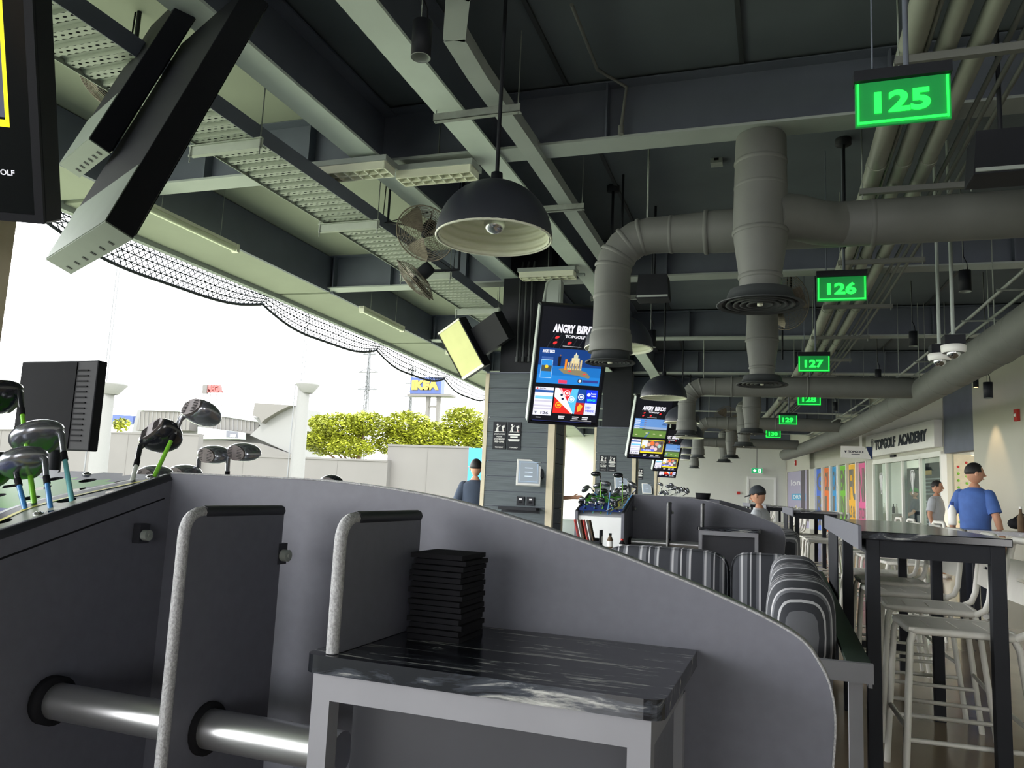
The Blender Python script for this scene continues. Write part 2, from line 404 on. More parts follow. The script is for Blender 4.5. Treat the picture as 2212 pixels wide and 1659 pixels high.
def plate(k, dt, lab):
    s = 8.3+7.1*(k-1)
    o = hall('safety_plate', lab, 'sign', s-.007, -3.04+dt, 1.60)
    G().box(0, .155, -.008, 0, 0, .31).build('plate', 'black_paint', o)
    g = G(); w = (214, 214, 210)
    # pictogram: golfer and bystander above a ground line
    rect(g, .02, .135, .195, .203, -.0085, w)
    disc(g, .05, .277, .011, -.0085, w); g.poly([(.036, -.0085, .235), (.052, -.0085, .265), (.064, -.0085, .262), (.058, -.0085, .235)], w)
    g.poly([(.03, -.0085, .203), (.04, -.0085, .24), (.052, -.0085, .24), (.045, -.0085, .203)], w); g.poly([(.05, -.0085, .203), (.048, -.0085, .24), (.06, -.0085, .24), (.064, -.0085, .203)], w)
    g.poly([(.058, -.0085, .255), (.08, -.0085, .275), (.084, -.0085, .269), (.06, -.0085, .247)], w)
    g.poly([(.098, -.0085, .26), (.13, -.0085, .275), (.135, -.0085, .25), (.118, -.0085, .24), (.125, -.0085, .205), (.112, -.0085, .205), (.105, -.0085, .24)], w)
    g.poly([(.118, -.0085, .21), (.128, -.0085, .225), (.131, -.0085, .222), (.121, -.0085, .207)], (200, 50, 60))
    if dt == 0:
        put_text(g, 'SPECTATORS', .015, .14, .165, .18, -.0085, w, .02); put_text(g, 'PLEASE', .045, .11, .138, .152, -.0085, w, .02)
        put_text(g, 'STAY BEHIND', .015, .14, .11, .127, -.0085, w, .02); put_text(g, 'RED LINE', .025, .13, .08, .1, -.0085, w, .03)
    else:
        for z0, a, b in ((.162, .012, .143), (.135, .035, .12), (.105, .012, .143), (.095, .02, .135)): rect(g, a, b, z0, z0+.016, -.0085, w)
    put_text(g, 'TOPGOLF', .03, .125, .02, .034, -.0085, w, .03)
    g.build('lettering', 'print', o); return o
def tablet(k, lab):
    s = 8.3+7.1*(k-1)
    o = thing('bay_tablet', lab, 'tablet', P(s-.17, -2.70, 1.22), 0, 'touch tablets on the pillars'); o.rotation_euler = (R(-24), 0, R(16)-phi(s))
    G().box(0, .265, 0, .03, 0, .31).build('case', 'white_board', o, .004)
    G().box(.02, .245, -.003, 0, .022, .288).build('screen', 'tablet_screen', o)
    g = G(); c = (150, 178, 205)
    for x0, x1, z0, z1 in ((.035, .23, .27, .273), (.035, .23, .04, .043), (.035, .038, .04, .273), (.227, .23, .04, .273)): rect(g, x0, x1, z0, z1, -.0035, c)
    for z in (.1, .15, .2): rect(g, .09, .175, z, z+.008, -.0035, (190, 205, 220))
    g.build('screen_lines', 'screen_print', o)
    G().box(.09, .17, .03, .13, .12, .2).build('bracket', 'black_paint', o)
    G().box(.262, .285, .0, .04, .1, .2).build('card_reader', 'black_paint', o)
for k in (1, 2, 3):
    w = ('', 'on the first pillar', 'on the second pillar', 'on the third pillar')[k]
    plate(k, 0, 'black English safety plate with golfer pictogram '+w); plate(k, .17, 'black foreign script safety plate with golfer pictogram '+w)
    tablet(k, 'white framed tablet with pale lit screen '+w)
for i, t in enumerate((-2.73, -2.615)):
    o = hall('wall_socket', ('left', 'right')[i]+' black socket plate above the small ledge on the first pillar', 'socket', 8.293, t, 1.0)
    G().box(0, .09, -.012, 0, 0, .095).build('plate', 'black_paint', o, .003)
    G().box(.03, .06, -.014, -.012, .06, .075).build('label_strip', 'white_board', o); G().box(.025, .065, -.0135, -.012, .025, .045).build('slot', 'rubber', o)
o = hall('wall_ledge', 'thin black metal ledge on the first pillar below the sockets', 'ledge', 8.29, -2.9, .95)
g = G(); g.box(0, .43, -.13, 0, .02, .03); g.box(0, .43, -.13, -.125, .0, .02); g.build('tray', 'black_paint', o); G().box(0, .43, -.008, 0, -.03, .02).build('back_plate', 'black_paint', o)

# ------------------------------------------------------------------ game screens
def screen_art(g, W, H, kind, num):
    y = -.004
    def rc(u0, u1, v0, v1, c, d=0): rect(g, u0*W, u1*W, v0*H, v1*H, y-d, c)
    def tx(b, u0, u1, v0, v1, c, bold=.02, d=.001, sh=0): put_text(g, b, u0*W, u1*W, v0*H, v1*H, y-d, c, bold, shear=sh)
    rc(.03, .97, .03, .985, (14, 15, 22))
    for i in range(9):                                             # pale swoosh arcs
        a = .12+.085*i; pts = []
        for q in range(7): pts.append((a+.16*(q/6)**1.6, .58+.22*(q/6)))
        for (p, r), (p2, r2) in zip(pts, pts[1:]):
            if p2 < .95: g.poly([(p*W, y-.0005, r*H), (p2*W, y-.0005, r2*H), ((p2+.006)*W, y-.0005, r2*H), ((p+.006)*W, y-.0005, r*H)], (46, 50, 58))
    tx('ANGRY', .20, .50, .775, .845, (225, 222, 232), .05, .001, .05); tx('BIRDS', .53, .82, .775, .845, (225, 222, 232), .05, .001, .05)
    tx('TOPGOLF', .38, .66, .735, .760, (215, 212, 220), .04)
    for u, v in ((.27, .735), (.25, .69), (.45, .695), (.70, .73)): g.poly([((u+.03*math.cos(q)*1)*W, y-.001, (v+.012*math.sin(q)+.006*math.cos(q))*H) for q in [6.283*i/10 for i in range(10)]], (210, 48, 50))
    rc(.36, .62, .665, .669, (180, 180, 185), .001)
    if kind == 0:
        rc(.05, .94, .35, .645, (22, 58, 120), .001); rc(.05, .94, .35, .50, (28, 104, 178), .002); rc(.05, .94, .35, .42, (34, 120, 196), .0025)
        g.poly([(.34*W, y-.003, .475*H), (.42*W, y-.003, .44*H), (.62*W, y-.003, .43*H), (.78*W, y-.003, .41*H), (.80*W, y-.003, .425*H), (.74*W, y-.003, .46*H), (.60*W, y-.003, .485*H), (.46*W, y-.003, .49*H)], (128, 118, 92))
        for i in range(6): rc(.46+.035*i, .485+.035*i, .475, .535+.012*(i % 3), (196, 176, 130), .004)
        for i in range(6): rc(.468+.035*i, .478+.035*i, .49, .51, (110, 92, 66), .0045)
        rc(.51, .62, .53, .575, (206, 196, 160), .004); rc(.535, .595, .575, .60, (190, 190, 160), .004); g.poly([(.55*W, y-.004, .6*H), (.58*W, y-.004, .6*H), (.565*W, y-.004, .625*H)], (220, 216, 190))
        rc(.42, .45, .47, .56, (220, 130, 30), .004)
        for u, v in ((.50, .463), (.71, .445)): g.poly([((u+.025*math.cos(q))*W, y-.0045, (v+.006*math.sin(q))*H) for q in [.628*i for i in range(10)]], (226, 60, 60))
        rc(.09, .25, .395, .545, (40, 130, 205), .004); rc(.10, .24, .45, .50, (70, 74, 70), .005); disc(g, .17*W, .49*H, .02*W*1.2, y-.0055, (236, 190, 40))
        for u0, u1, v0, v1 in ((.09, .25, .545, .548), (.09, .25, .395, .398), (.09, .093, .395, .548), (.247, .25, .395, .548)): rc(u0, u1, v0, v1, (190, 220, 235), .006)
        tx('ANGRY BIRDS', .09, .26, .605, .63, (235, 235, 240), .03, .005); rc(.09, .25, .555, .572, (60, 90, 150), .005); rc(.32, .36, .50, .58, (30, 24, 26), .004); disc(g, .345*W, .59*H, .012*W, y-.0045, (120, 84, 66))
        disc(g, .66*W, .385*H, .03*W*1.1, y-.005, (40, 44, 56)); disc(g, .66*W, .385*H, .02*W, y-.0055, (210, 210, 215)); rc(.70, .92, .375, .395, (50, 56, 130), .005)
        rc(.36, .48, .355, .385, (206, 58, 90), .005)
    else:
        rc(.05, .94, .35, .645, (96, 138, 196), .001); rc(.05, .94, .47, .52, (140, 160, 190), .0015)
        g.poly([(.05*W, y-.002, .48*H), (.3*W, y-.002, .49*H), (.6*W, y-.002, .475*H), (.94*W, y-.002, .47*H), (.94*W, y-.002, .35*H), (.05*W, y-.002, .35*H)], (96, 128, 62))
        rc(.28, .94, .465, .485, (58, 72, 60), .0025); g.poly([(.36*W, y-.003, .35*H), (.41*W, y-.003, .35*H), (.50*W, y-.003, .44*H), (.485*W, y-.003, .44*H)], (70, 100, 170))
        for v in (.49, .52, .55, .58, .61): rc(.07, .20, v, v+.012, (200, 206, 220), .004); rc(.21, .30, v, v+.014, (60, 130, 210), .004); rc(.31, .36, v, v+.012, (120, 100, 120), .004)
        for u, v in ((.14, .39), (.42, .42), (.80, .40), (.62, .41)): g.poly([((u+.04*math.cos(q))*W, y-.004, (v+.008*math.sin(q))*H) for q in [.628*i for i in range(10)]], (190, 190, 150))
        for v in (.56, .59, .62): rc(.80, .92, v, v+.01, (40, 60, 110), .004)
    # score card
    rc(.05, .31, .075, .315, (214, 212, 226), .001); rc(.05, .31, .27, .292, (44, 84, 150), .002); rc(.06, .31, .215, .24, (112, 186, 226), .002)
    for v in (.19, .15, .125): rc(.06, .30, v, v+.014, (186, 182, 196), .002)
    tx('ANGRY', .11, .2, .297, .309, (60, 60, 70), .02, .002); disc(g, .08*W, .302*H, .012*W, y-.002, (200, 60, 60))
    tx(num, .16, .27, .085, .108, (70, 74, 84), .03, .002)
    g.poly([(.07*W, y-.002, .108*H), (.11*W, y-.002, .108*H), (.09*W, y-.002, .082*H)], (110, 114, 124))
    if kind == 0:
        y2 = y-.002; Q = lambda *p: [(u*W, y2, v*H) for u, v in p]
        g.poly(Q((.33, .315), (.42, .315), (.62, .105), (.60, .1), (.33, .24)), (226, 226, 232)); g.poly(Q((.33, .24), (.60, .10), (.33, .10)), (206, 40, 36))
        g.poly(Q((.38, .315), (.57, .315), (.53, .205), (.50, .22)), (208, 30, 48)); g.poly(Q((.57, .315), (.66, .315), (.64, .10), (.62, .105), (.53, .205)), (84, 178, 222))
        g.poly(Q((.66, .315), (.77, .315), (.77, .2), (.645, .2)), (26, 66, 140)); g.poly(Q((.645, .2), (.77, .2), (.77, .1), (.64, .1)), (180, 32, 34))
        for u, v, c1, c2 in ((.40, .17, (228, 170, 40), (206, 40, 36)), (.575, .225, (230, 236, 240), (110, 170, 210)), (.71, .25, (232, 234, 240), (40, 80, 160)), (.505, .275, (232, 214, 216), (208, 30, 48))):
            disc(g, u*W, v*H, .045*W, y2-.0005, c1); disc(g, u*W, v*H, .034*W, y2-.001, c2); disc(g, u*W, v*H, .02*W, y2-.0015, c1)
        g.poly([(q[0], y2-.001, q[2]) for q in Q((.67, .16), (.70, .19), (.75, .175), (.72, .13), (.68, .12))], (226, 160, 50))
        disc(g, .43*W, .258*H, .018*W, y2-.001, (24, 30, 60)); disc(g, .45*W, .225*H, .018*W, y2-.001, (24, 30, 60))
        rc(.775, .94, .2, .315, (22, 52, 214), .003); tx('Premier', .845, .925, .275, .292, (230, 230, 245), .02, .004); tx('League', .855, .92, .253, .27, (230, 230, 245), .02, .004); disc(g, .815*W, .273*H, .025*W, y-.004, (220, 220, 240)); tx('2024/25', .80, .92, .218, .238, (40, 220, 160), .03, .004)
        rc(.775, .94, .10, .2, (206, 208, 236), .003); tx('EVERY', .79, .87, .155, .172, (70, 84, 190), .03, .004); tx('WEEKEND', .79, .92, .125, .143, (70, 84, 190), .03, .004)
    else:
        rc(.33, .94, .10, .315, (226, 206, 40), .001); rc(.34, .925, .125, .305, (96, 84, 84), .002); rc(.34, .50, .2, .305, (196, 204, 216), .0025); rc(.34, .70, .13, .165, (96, 104, 206), .004)
        for u, v, r_, c in ((.42, .25, .05, (232, 226, 226)), (.40, .20, .045, (200, 176, 70)), (.53, .24, .05, (206, 170, 150)), (.62, .26, .06, (226, 110, 56)), (.64, .19, .055, (206, 176, 186)), (.75, .25, .05, (206, 130, 120)), (.82, .22, .05, (150, 190, 186)), (.73, .17, .05, (216, 190, 200)), (.87, .27, .03, (60, 50, 50))):
            disc(g, u*W, v*H, r_*W, y-.003, c)
        tx('PLAYER', .40, .62, .137, .157, (220, 222, 246), .02, .005)
    for u in (.42, .62, .76): rc(u, u+.09, .07, .078, (200, 200, 205), .001); rc(u, u+.08, .054, .064, (190, 190, 196), .001)
    rc(.10, .17, .052, .059, (150, 150, 156), .001); rc(.60, .90, .04, .046, (150, 150, 156), .001); rc(.05, .9, .028, .031, (40, 50, 110), .001)
def tv(loc, yaw, tilt, lab, kind, num, W=.72, H=1.22, mount=True):
    o = thing('game_screen', lab, 'screen', loc, 0); o.rotation_euler = (tilt, 0, yaw)
    G().box(0, W, 0, .11, 0, H).build('housing', 'tv_black', o, .006)
    g = G(); 
    for a in ((0, .022, 0, H), (W-.022, W, 0, H), (.022, W-.022, 0, .022), (.022, W-.022, H-.022, H)): g.box(a[0], a[1], -.012, 0, a[2], a[3])
    g.build('bezel', 'tv_black', o)
    G().box(.022, W-.022, -.003, 0, .022, H-.022).build('glass', 'tv_glass', o)
    if kind is not None:
        g = G(); screen_art(g, W, H, kind, num); g.build('picture', 'screen_print', o)
    if mount:
        G().prism([(.12, .11, .05), (.12, .11, H-.05), (.12, .42, H-.12), (.12, .16, .05)], (W-.2, 0, 0)).build('back_cover', 'tv_black', o)
        G().box(-.012, 0, .0, .1, .02, H-.02).build('lit_side', 'steel_grey', o)  # pale strip paints in daylight on the field side of the housing
    if mount: G().box(.28, .42, .2, .92, .55, .68).build('wall_arm', 'tv_black', o)
    return o
for k in range(4):
    s = 7.53+7.1*k
    tv(P(s, -2.42, 1.84), R(27.2)-phi(s)+phi(7.53), R(23),
       ('portrait game screen with castle game and football crests, nearest the first pillar', 'portrait game screen with a golf course picture, behind the second dome lamps', 'portrait game screen partly hidden behind dome lamps, with yellow framed photo', 'smallest far portrait game screen low behind the others')[k],
       (0, 1, 1, 0)[k], ('126', '128', '130', '132')[k])
o = tv(P(1.15, -2.56, 1.83), R(27.2), R(23), 'portrait screen with yellow bordered picture hung beside the nearest pillar', None, '125', mount=False)
g = G(); W, H = .72, 1.22
rect(g, .05, .645, .22*H, .80*H, -.0035, (70, 74, 90)); rect(g, .2, .5, .45*H, .7*H, -.0037, (150, 140, 130))
for a in ((.05, .645, .20, .215), (.635, .645, .20, .80), (.05, .645, .79, .80)): rect(g, a[0], a[1], a[2]*H, a[3]*H, -.004, (235, 225, 30))
put_text(g, 'TOPGOLF', .56, .65, .12, .135, -.004, (200, 200, 210), .02); g.build('yellow_border', 'screen_print', o)
# golfers' screens on the field side of the pillars: one seen from behind, one from the front
def axes_thing(name, label, cat, org, x, z, group=None):
    x = Vector(x).normalized(); z = Vector(z); z = (z-x*x.dot(z)).normalized(); y = z.cross(x)
    m = Matrix.Identity(4)
    for i, v in enumerate((x, y, z)):
        for j in range(3): m[j][i] = v[j]
    o = thing(name, label, cat, org, 0, group); o.rotation_euler = m.to_euler(); return o
wv, lv = (.91, -.42, .05), (.11, .35, .93)
org = Vector((-2.55, 2.37, 2.17))-Vector(wv).normalized()*.72
def golfer_screen(org, lab, x0, x1, y0, y1, z0, z1):
    o = axes_thing('golfer_screen', lab, 'screen', org, wv, lv)
    G().box(x0, x1, y0, y1, z0, z1).build('housing', 'tv_black', o, .004)
    G().box(x0, x1, y0, y1, z0-.006, z0).build('end_plate', 'panel_green', o)
    G().box(x0+.01, x1-.01, y1, y1+.006, z0+.02, z1).build('glass', 'tv_glass', o)
    G().box(x0, x1-.0, y0-.004, y0, z0, z0+.30).build('back_plate', 'panel_green', o)  # lower back made paler to paint in its sky reflection
    for i in range(6):
        G().box(x0+.06+.1*i*(x1-x0)/.72, x0+.075+.1*i*(x1-x0)/.72, y1-.045, y1-.02, z0-.008, z0-.006).build('vent', 'tv_black', o)
    return o
golfer_screen(org, 'tilted black screen seen from behind, hung before the perforated tray', 0, .72, 0, .12, 0, 1.45)
golfer_screen(org, 'smaller black tilted screen fixed behind the nearest tilted screen', -.25, .15, -.135, -.03, .57, 1.6)
o = axes_thing('golfer_screen', 'small tilted screen with painted pale yellow turf reflection beside the first pillar', 'screen', Vector((-3.32, 8.17, 2.37)), (.84, -.37, .39), (-.48, -.18, .86))
G().box(0, .36, .004, .14, 0, .61).build('housing', 'tv_black', o)
G().box(.012, .348, 0, .004, .03, .59).build('reflection_face', 'turf_reflection', o)  # turf reflection painted onto the screen face
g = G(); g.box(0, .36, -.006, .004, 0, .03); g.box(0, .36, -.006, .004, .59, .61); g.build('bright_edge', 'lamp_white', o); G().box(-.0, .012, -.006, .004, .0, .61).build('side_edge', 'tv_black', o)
G().box(.25, .75, .10, .25, .12, .45).build('mount', 'tv_black', o)

# ------------------------------------------------------------------ storage unit, club racks
def rounded(pts, k, r, n=5):     # round corner k of a 2d polygon
    a, b, c = Vector(pts[k-1]), Vector(pts[k]), Vector(pts[(k+1) % len(pts)])
    d1 = (a-b).normalized(); d2 = (c-b).normalized(); p1 = b+d1*r; p2 = b+d2*r
    arc = []
    for i in range(n+1):
        q = i/n; arc.append(tuple(p1*(1-q)**2+b*2*q*(1-q)+p2*q*q))
    return pts[:k]+arc+pts[k+1:]
def smooth_curve(pts, n=6):
    out = []
    for i in range(len(pts)-1):
        p0 = pts[max(0, i-1)]; p1 = pts[i]; p2 = pts[i+1]; p3 = pts[min(len(pts)-1, i+2)]
        for q in range(n):
            t = q/n
            out.append(tuple(.5*((2*p1[j])+(-p0[j]+p2[j])*t+(2*p0[j]-5*p1[j]+4*p2[j]-p3[j])*t*t+(-p0[j]+3*p1[j]-3*p2[j]+p3[j])*t**3) for j in (0, 1)))
    return out+[pts[-1]]
ARCH = smooth_curve([(-1.20, 1.17), (-1.05, 1.168), (-.87, 1.155), (-.69, 1.13), (-.43, 1.068), (-.19, .995), (-.02, .928), (.035, .875), (.06, .80), (.055, .68), (.03, .5), (-.02, .25), (-.06, 0)])
def unit(k):
    sb = 1.62+7.1*k
    lab = ('large black arched storage unit with dividers and stone shelf in the foreground', 'black arched storage unit with dividers behind the striped sofa', 'far black arched storage unit with clubs behind it')[k]
    o = hall('storage_unit', lab, 'storage unit', sb)
    prof = [(-1.52, 0), (-1.52, 1.17)]+ARCH
    G().prism([(x, 0, z) for x, z in prof], (0, .034, 0)).build('back_panel', 'charcoal', o)
    g = G(); top = [(-1.52, 1.17)]+ARCH
    for (x, z), (x2, z2) in zip(top, top[1:]):
        n = Vector((-(z2-z), x2-x)); n.normalize(); e = n*.004
        g.add([(x, -.003, z), (x2, -.003, z2), (x2+e.x, -.003, z2+e.y), (x+e.x, -.003, z+e.y), (x, .037, z), (x2, .037, z2), (x2+e.x, .037, z2+e.y), (x+e.x, .037, z+e.y)],
              [(0, 1, 2, 3), (7, 6, 5, 4), (3, 2, 6, 7), (0, 4, 5, 1)], True)
    g.build('edge_banding', 'charcoal_edge', o)
    for t, z0, z1 in ((-1.10, .25, 1.098), (-.757, .876, 1.105)):
        pts = [(-.40, z0), (-.40, z1), (-.105, z1), (-.105, z0)]; pr = rounded(pts, 1, .045)
        d = G().prism([(t-.009, y, z) for y, z in pr], (.018, 0, 0)).build('divider', 'charcoal', o)
        edge = [p for p in pr[:-1]]
        q = G(); q.tube([(t, y-.002, z) for y, z in edge[:-1]], .0115, 8); q.build('front_edging', 'charcoal_edge', d)
        q = G(); q.tube([(t, edge[-2][0], z1+.0), (t, -.105, z1)], .0125, 8); q.build('top_edging', 'black_edge', d)
    for t, z in ((-1.10, 1.0), (-1.50, 1.02)):
        b = G().box(t-.011, t+.011, -.115, -.085, z-.02, z+.026).build('bracket', 'black_edge', o)
        q = G(); q.tube([(t+.014, -.105, z), (t+.03, -.105, z)], .013, 14); q.tube([(t+.03, -.105, z), (t+.034, -.105, z)], .005, 8); q.build('bolt', 'galv', b)
    g = G(); pts = [(-.80, -.425), (-.185, -.425), (-.185, 0), (-.80, 0)]; pts = rounded(rounded(pts, 1, .03), 0, .03)
    g.prism([(x, y, .845) for x, y in pts], (0, 0, .03)); g.build('stone_shelf', 'granite', o, .008)
    fr = G(); fr.box(-.785, -.205, -.412, -.38, .80, .845); fr.build('apron', 'frame_grey', o)
    for x0 in (-.785, -.24):
        for y0 in (-.412, -.05): G().box(x0, x0+.035, y0, y0+.032, 0, .80).build('leg', 'frame_grey', o)
    G().box(-.237, -.205, -.38, -.05, .80, .845).build('side_rail', 'frame_grey', o); G().box(-.785, -.753, -.38, -.05, .80, .845).build('side_rail', 'frame_grey', o)
    G().box(-.75, -.24, -.33, -.31, 0, .80).build('shade_panel', 'black_edge', o); G().box(-.237, -.222, -.36, -.05, 0, .80).build('side_panel', 'charcoal', o)  # dark board between the legs stands in for shade under the shelf
    r = G().tube([(-1.505, -.30, .68), (-.785, -.30, .68)], .037, 24).build('foot_rail', 'alu', o)
    for t in (-1.10, -1.50): G().lathe([(.037, -.012), (.05, -.012), (.05, .012), (.037, .012)], 24, Matrix.Translation((t+.005, -.30, .68)) @ Matrix.Rotation(R(90), 4, 'Y')).build('collar', 'rubber', r)
    return o
for k in range(3): unit(k)
TRAYDIR = Vector((0, .62, .18)).normalized(); TRAYUP = Vector((0, -.18, .62)).normalized()
def tray_pt(k, a, b, h=0):   # a: 0..1 across (left to right), b: 0..1 up the slope
    sb = 1.62+7.1*k; v = Vector((-2.0+.46*a, -.62+.62*b, .985+.18*b))+TRAYUP*h
    return P(sb)+Matrix.Rotation(-phi(sb), 3, 'Z') @ v
def rack(k):
    sb = 1.62+7.1*k
    lab = ('club rack with blue and green printed top, sloping side beside the foreground unit', 'pale fronted club rack full of upturned clubs by the first pillar', 'far club rack behind the second storage unit')[k]
    o = hall('club_rack', lab, 'club rack', sb)
    G().prism([(-2.0, -.60, 0), (-2.0, -.60, .93), (-2.0, -.02, 1.10), (-2.0, -.02, 0)], (.455, 0, 0)).build('cabinet', 'laminate', o)
    for x in (-2.03, -1.545):
        sp = G().prism([(x, -.62, 0), (x, -.62, .975), (x, 0, 1.155), (x, 0, 0)], (.03, 0, 0)).build('side_panel', 'charcoal', o)
        q = G().tube([(x+.015, -.62, .975), (x+.015, 0, 1.155)], .016, 6).build('top_edge', 'black_edge', sp)
        g = G(); xx = x+.0305
        g.poly([(xx, -.47, .60), (xx, -.467, .60), (xx, -.447, .985), (xx, -.45, .985)]); g.poly([(xx, -.45, .985), (xx, -.447, .981), (xx, -.02, 1.105), (xx, -.02, 1.109)]); g.build('groove', 'rubber', sp)
    # printed plate with real holes
    nx, ny = 4, 4; g = G()
    M = Matrix.Identity(4)
    for i, v in enumerate((Vector((1, 0, 0)), TRAYDIR, TRAYUP)):
        for j in range(3): M[j][i] = v[j]
    M[0][3], M[1][3], M[2][3] = -2.0, -.62, .985
    L = math.hypot(.62, .18); cw = .455/nx; ch = L/ny; hr = .021
    g.M = M
    def colr(x, y):
        if y > .57: return (62, 66, 92)
        if x > .36 and y > .10: return (150, 156, 140) if y < .42 else (60, 70, 84)
        if y > .34: return (74, 160, 40)
        return (34, 58, 140)
    for i in range(nx):
        for j in range(ny):
            x0, y0 = i*cw, j*ch; c0 = (x0+cw/2, y0+ch/2); N = 16
            ring = [(c0[0]+hr*math.cos(6.2832*q/N), c0[1]+hr*math.sin(6.2832*q/N)) for q in range(N)]
            out = []
            for q in range(N):
                a = 6.2832*q/N; dx, dy = math.cos(a), math.sin(a); m = min(cw/2/abs(dx) if abs(dx) > 1e-6 else 9, ch/2/abs(dy) if abs(dy) > 1e-6 else 9); out.append((c0[0]+dx*m, c0[1]+dy*m))
            for q in range(N):
                q2 = (q+1) % N; mid = ((out[q][0]+ring[q][0])/2, (out[q][1]+ring[q][1])/2)
                g.poly([(*ring[q], 0), (*out[q], 0), (*out[q2], 0), (*ring[q2], 0)], colr(*mid))
                g.poly([(*ring[q2], 0), (*ring[q2], -.02), (*ring[q], -.02), (*ring[q], 0)], (20, 22, 30))
            for cxn, cyn in ((-1, -1), (1, -1), (1, 1), (-1, 1)):
                pass
    p = g.build('printed_plate', 'print', o)
    p.data.materials[0] = MATS['print']
    # bold curve print (yellow, black, white)
    g = G(); g.M = M
    for off, wd, cc in ((0, .03, (26, 30, 44)), (.03, .012, (220, 214, 90)), (-.014, .012, (226, 228, 230))):
        pts = smooth_curve([(.30, .02), (.33, .12), (.36, .22), (.33, .34), (.36, .46), (.42, .60)], 5)
        for (x, y), (x2, y2) in zip(pts, pts[1:]): g.poly([(x+off, y, .0012), (x+off+wd, y, .0012), (x2+off+wd, y2, .0012), (x2+off, y2, .0012)], cc)
    g.build('printed_curve', 'print', o)
    for x, y in ((.435, .03), (.435, .30), (.435, .62), (.02, .62), (.22, .62)):
        q = G(); q.M = M; q.lathe([(.0, .006), (.006, .006), (.008, .003), (.011, .003), (.011, 0)], 12, Matrix.Translation((x, y, 0))); q.build('screw', 'chrome', o)
    return o
for k in range(3): rack(k)

# ------------------------------------------------------------------ golf clubs, heads up
def club(base, head, lab, shaft='shaft_green', kind='wood', size=1.0, hm='club_black', face=None, group=None, roll=0, toe=None):
    base, head = Vector(base), Vector(head)
    o = thing('golf_club', lab, 'golf club', base, 0, group)
    d = head-base; L = d.length; zx = d.normalized()
    tx_ = Vector(toe) if toe else Vector((math.cos(roll), math.sin(roll), .25)); tx_ = (tx_-zx*tx_.dot(zx)).normalized(); ty = zx.cross(tx_)
    m = Matrix.Identity(3)
    for i, v in enumerate((tx_, ty, zx)):
        for j in range(3): m[j][i] = v[j]
    o.rotation_euler = m.to_euler()
    S = size
    G().tube([(0, 0, -(.28 if base.z < .5 else .06)), (0, 0, L-.075*S)], [.0065, .0055], 8).build('shaft', shaft, o)
    G().tube([(0, 0, L-.085*S), (0, 0, L-.065*S)], .0075, 8).build('ferrule', 'rubber', o)
    def hd(dv):
        x, y, z = dv; 
        if y < -.55: y = -.55-.12*(abs(y)-.55)
        return Vector((x*(1-.12*y), y, z*(.9 if z < 0 else 1)))
    if kind == 'wood': rx, ry, rz = .058*S, .056*S, .031*S
    else: rx, ry, rz = .048*S, .03*S, .028*S
    g = G(); g.tube([(0, 0, L-.066*S), (0, -.002, L-.02*S), (.012*S, 0, L-.004)], [.0065*S, .0075*S, .012*S], 8); g.blob((rx*.92, .3*ry, L+.002), (rx, ry, rz), 20, 12, 0, hd)
    h = g.build('head', hm, o)
    g = G(); yy = .3*ry-.63*ry
    pts = [(rx*.92+rx*.80*math.cos(a)*(1 if math.cos(a) > 0 else .8), yy-.0015, L+.002+rz*.78*math.sin(a)) for a in [6.2832*i/18 for i in range(18)]]
    g.prism(pts, (0, .012, 0)); 
    f = g.build('face', 'club_face', h)
    g = G()
    for i in range(-3, 4):
        z = L+.002+rz*.16*i; 
        for x0, x1 in ((.35, .72), (1.12, 1.5)): g.box(rx*x0, rx*x1, yy-.0025, yy-.001, z-.0006, z+.0006)
    if size >= .9: g.build('grooves', 'rubber', h)['kind'] = 'stuff'
    return o
near = 'clubs in the nearest rack'
fgc = [  # hosel px and distance, hole px and distance, shaft, look, size, toe direction
    ((40, 835, 1.42), (75, 1098, 1.35), 'shaft_green', 'club_black', 'dark driver on a lime shaft at the outer edge of the nearest rack', 1.05, (-1, .3, .5)),
    ((128, 922, 1.43), (155, 1080, 1.40), 'shaft_teal', 'club_silver', 'silver driver on a teal shaft in the nearest rack', 1.12, (-1, .25, .55)),
    ((93, 978, 1.36), (110, 1105, 1.33), 'shaft_blue', 'club_silver', 'silver grey club on a blue shaft beside the teal one', 1.0, (-1, .3, .4)),
    ((26, 988, 1.34), (57, 1112, 1.31), 'shaft_blue', 'club_black', 'dark low club on a blue shaft at the outer edge of the rack', 1.0, (-1, .2, .2)),
    ((398, 892, 1.68), (330, 1036, 1.60), 'shaft_green', 'club_silver', 'tallest club with brown face on a lime shaft at the rack corner', 1.0, (1, -.25, .25)),
    ((306, 958, 1.64), (285, 1042, 1.56), 'shaft_white', 'club_black', 'black driver with plain dark face on a white shaft', 1.0, (1, -.25, .25))]
for (px, py, s), (bx, by, bs), sh, hm, lab, sz, toe in fgc:
    club(at(bx, by, bs), at(px, py, s), lab, sh, 'wood', sz, hm, toe=toe, group=near)
beh = [((302, 1025), 1.8, -.05), ((368, 1022), 1.95, -.06), ((432, 980), 2.0, -.08), ((495, 975), 2.0, -.08)]
for i, ((px, py), s, dx) in enumerate(beh):
    h_ = at(px, py, s); b_ = Vector((h_.x+dx, h_.y+.12, .30))
    club(b_, h_, ('small club with dark face low behind the white shaft', 'club with dark face half hidden by the arched panel edge', 'club with dark face rising behind the arched panel', 'dark faced club farthest along the arched panel, standing behind it')[i], 'shaft_white', 'wood', .95, 'club_silver', toe=(1, -.3, .35), group='clubs behind the foreground panel')
h_ = at(690, 1046, 2.1); club(Vector((h_.x+.02, h_.y+.1, .30)), h_, 'striped gold and black club head peeping over the arched panel', 'shaft_white', 'hybrid', 1.0, 'club_black', toe=(1, -.3, .2))
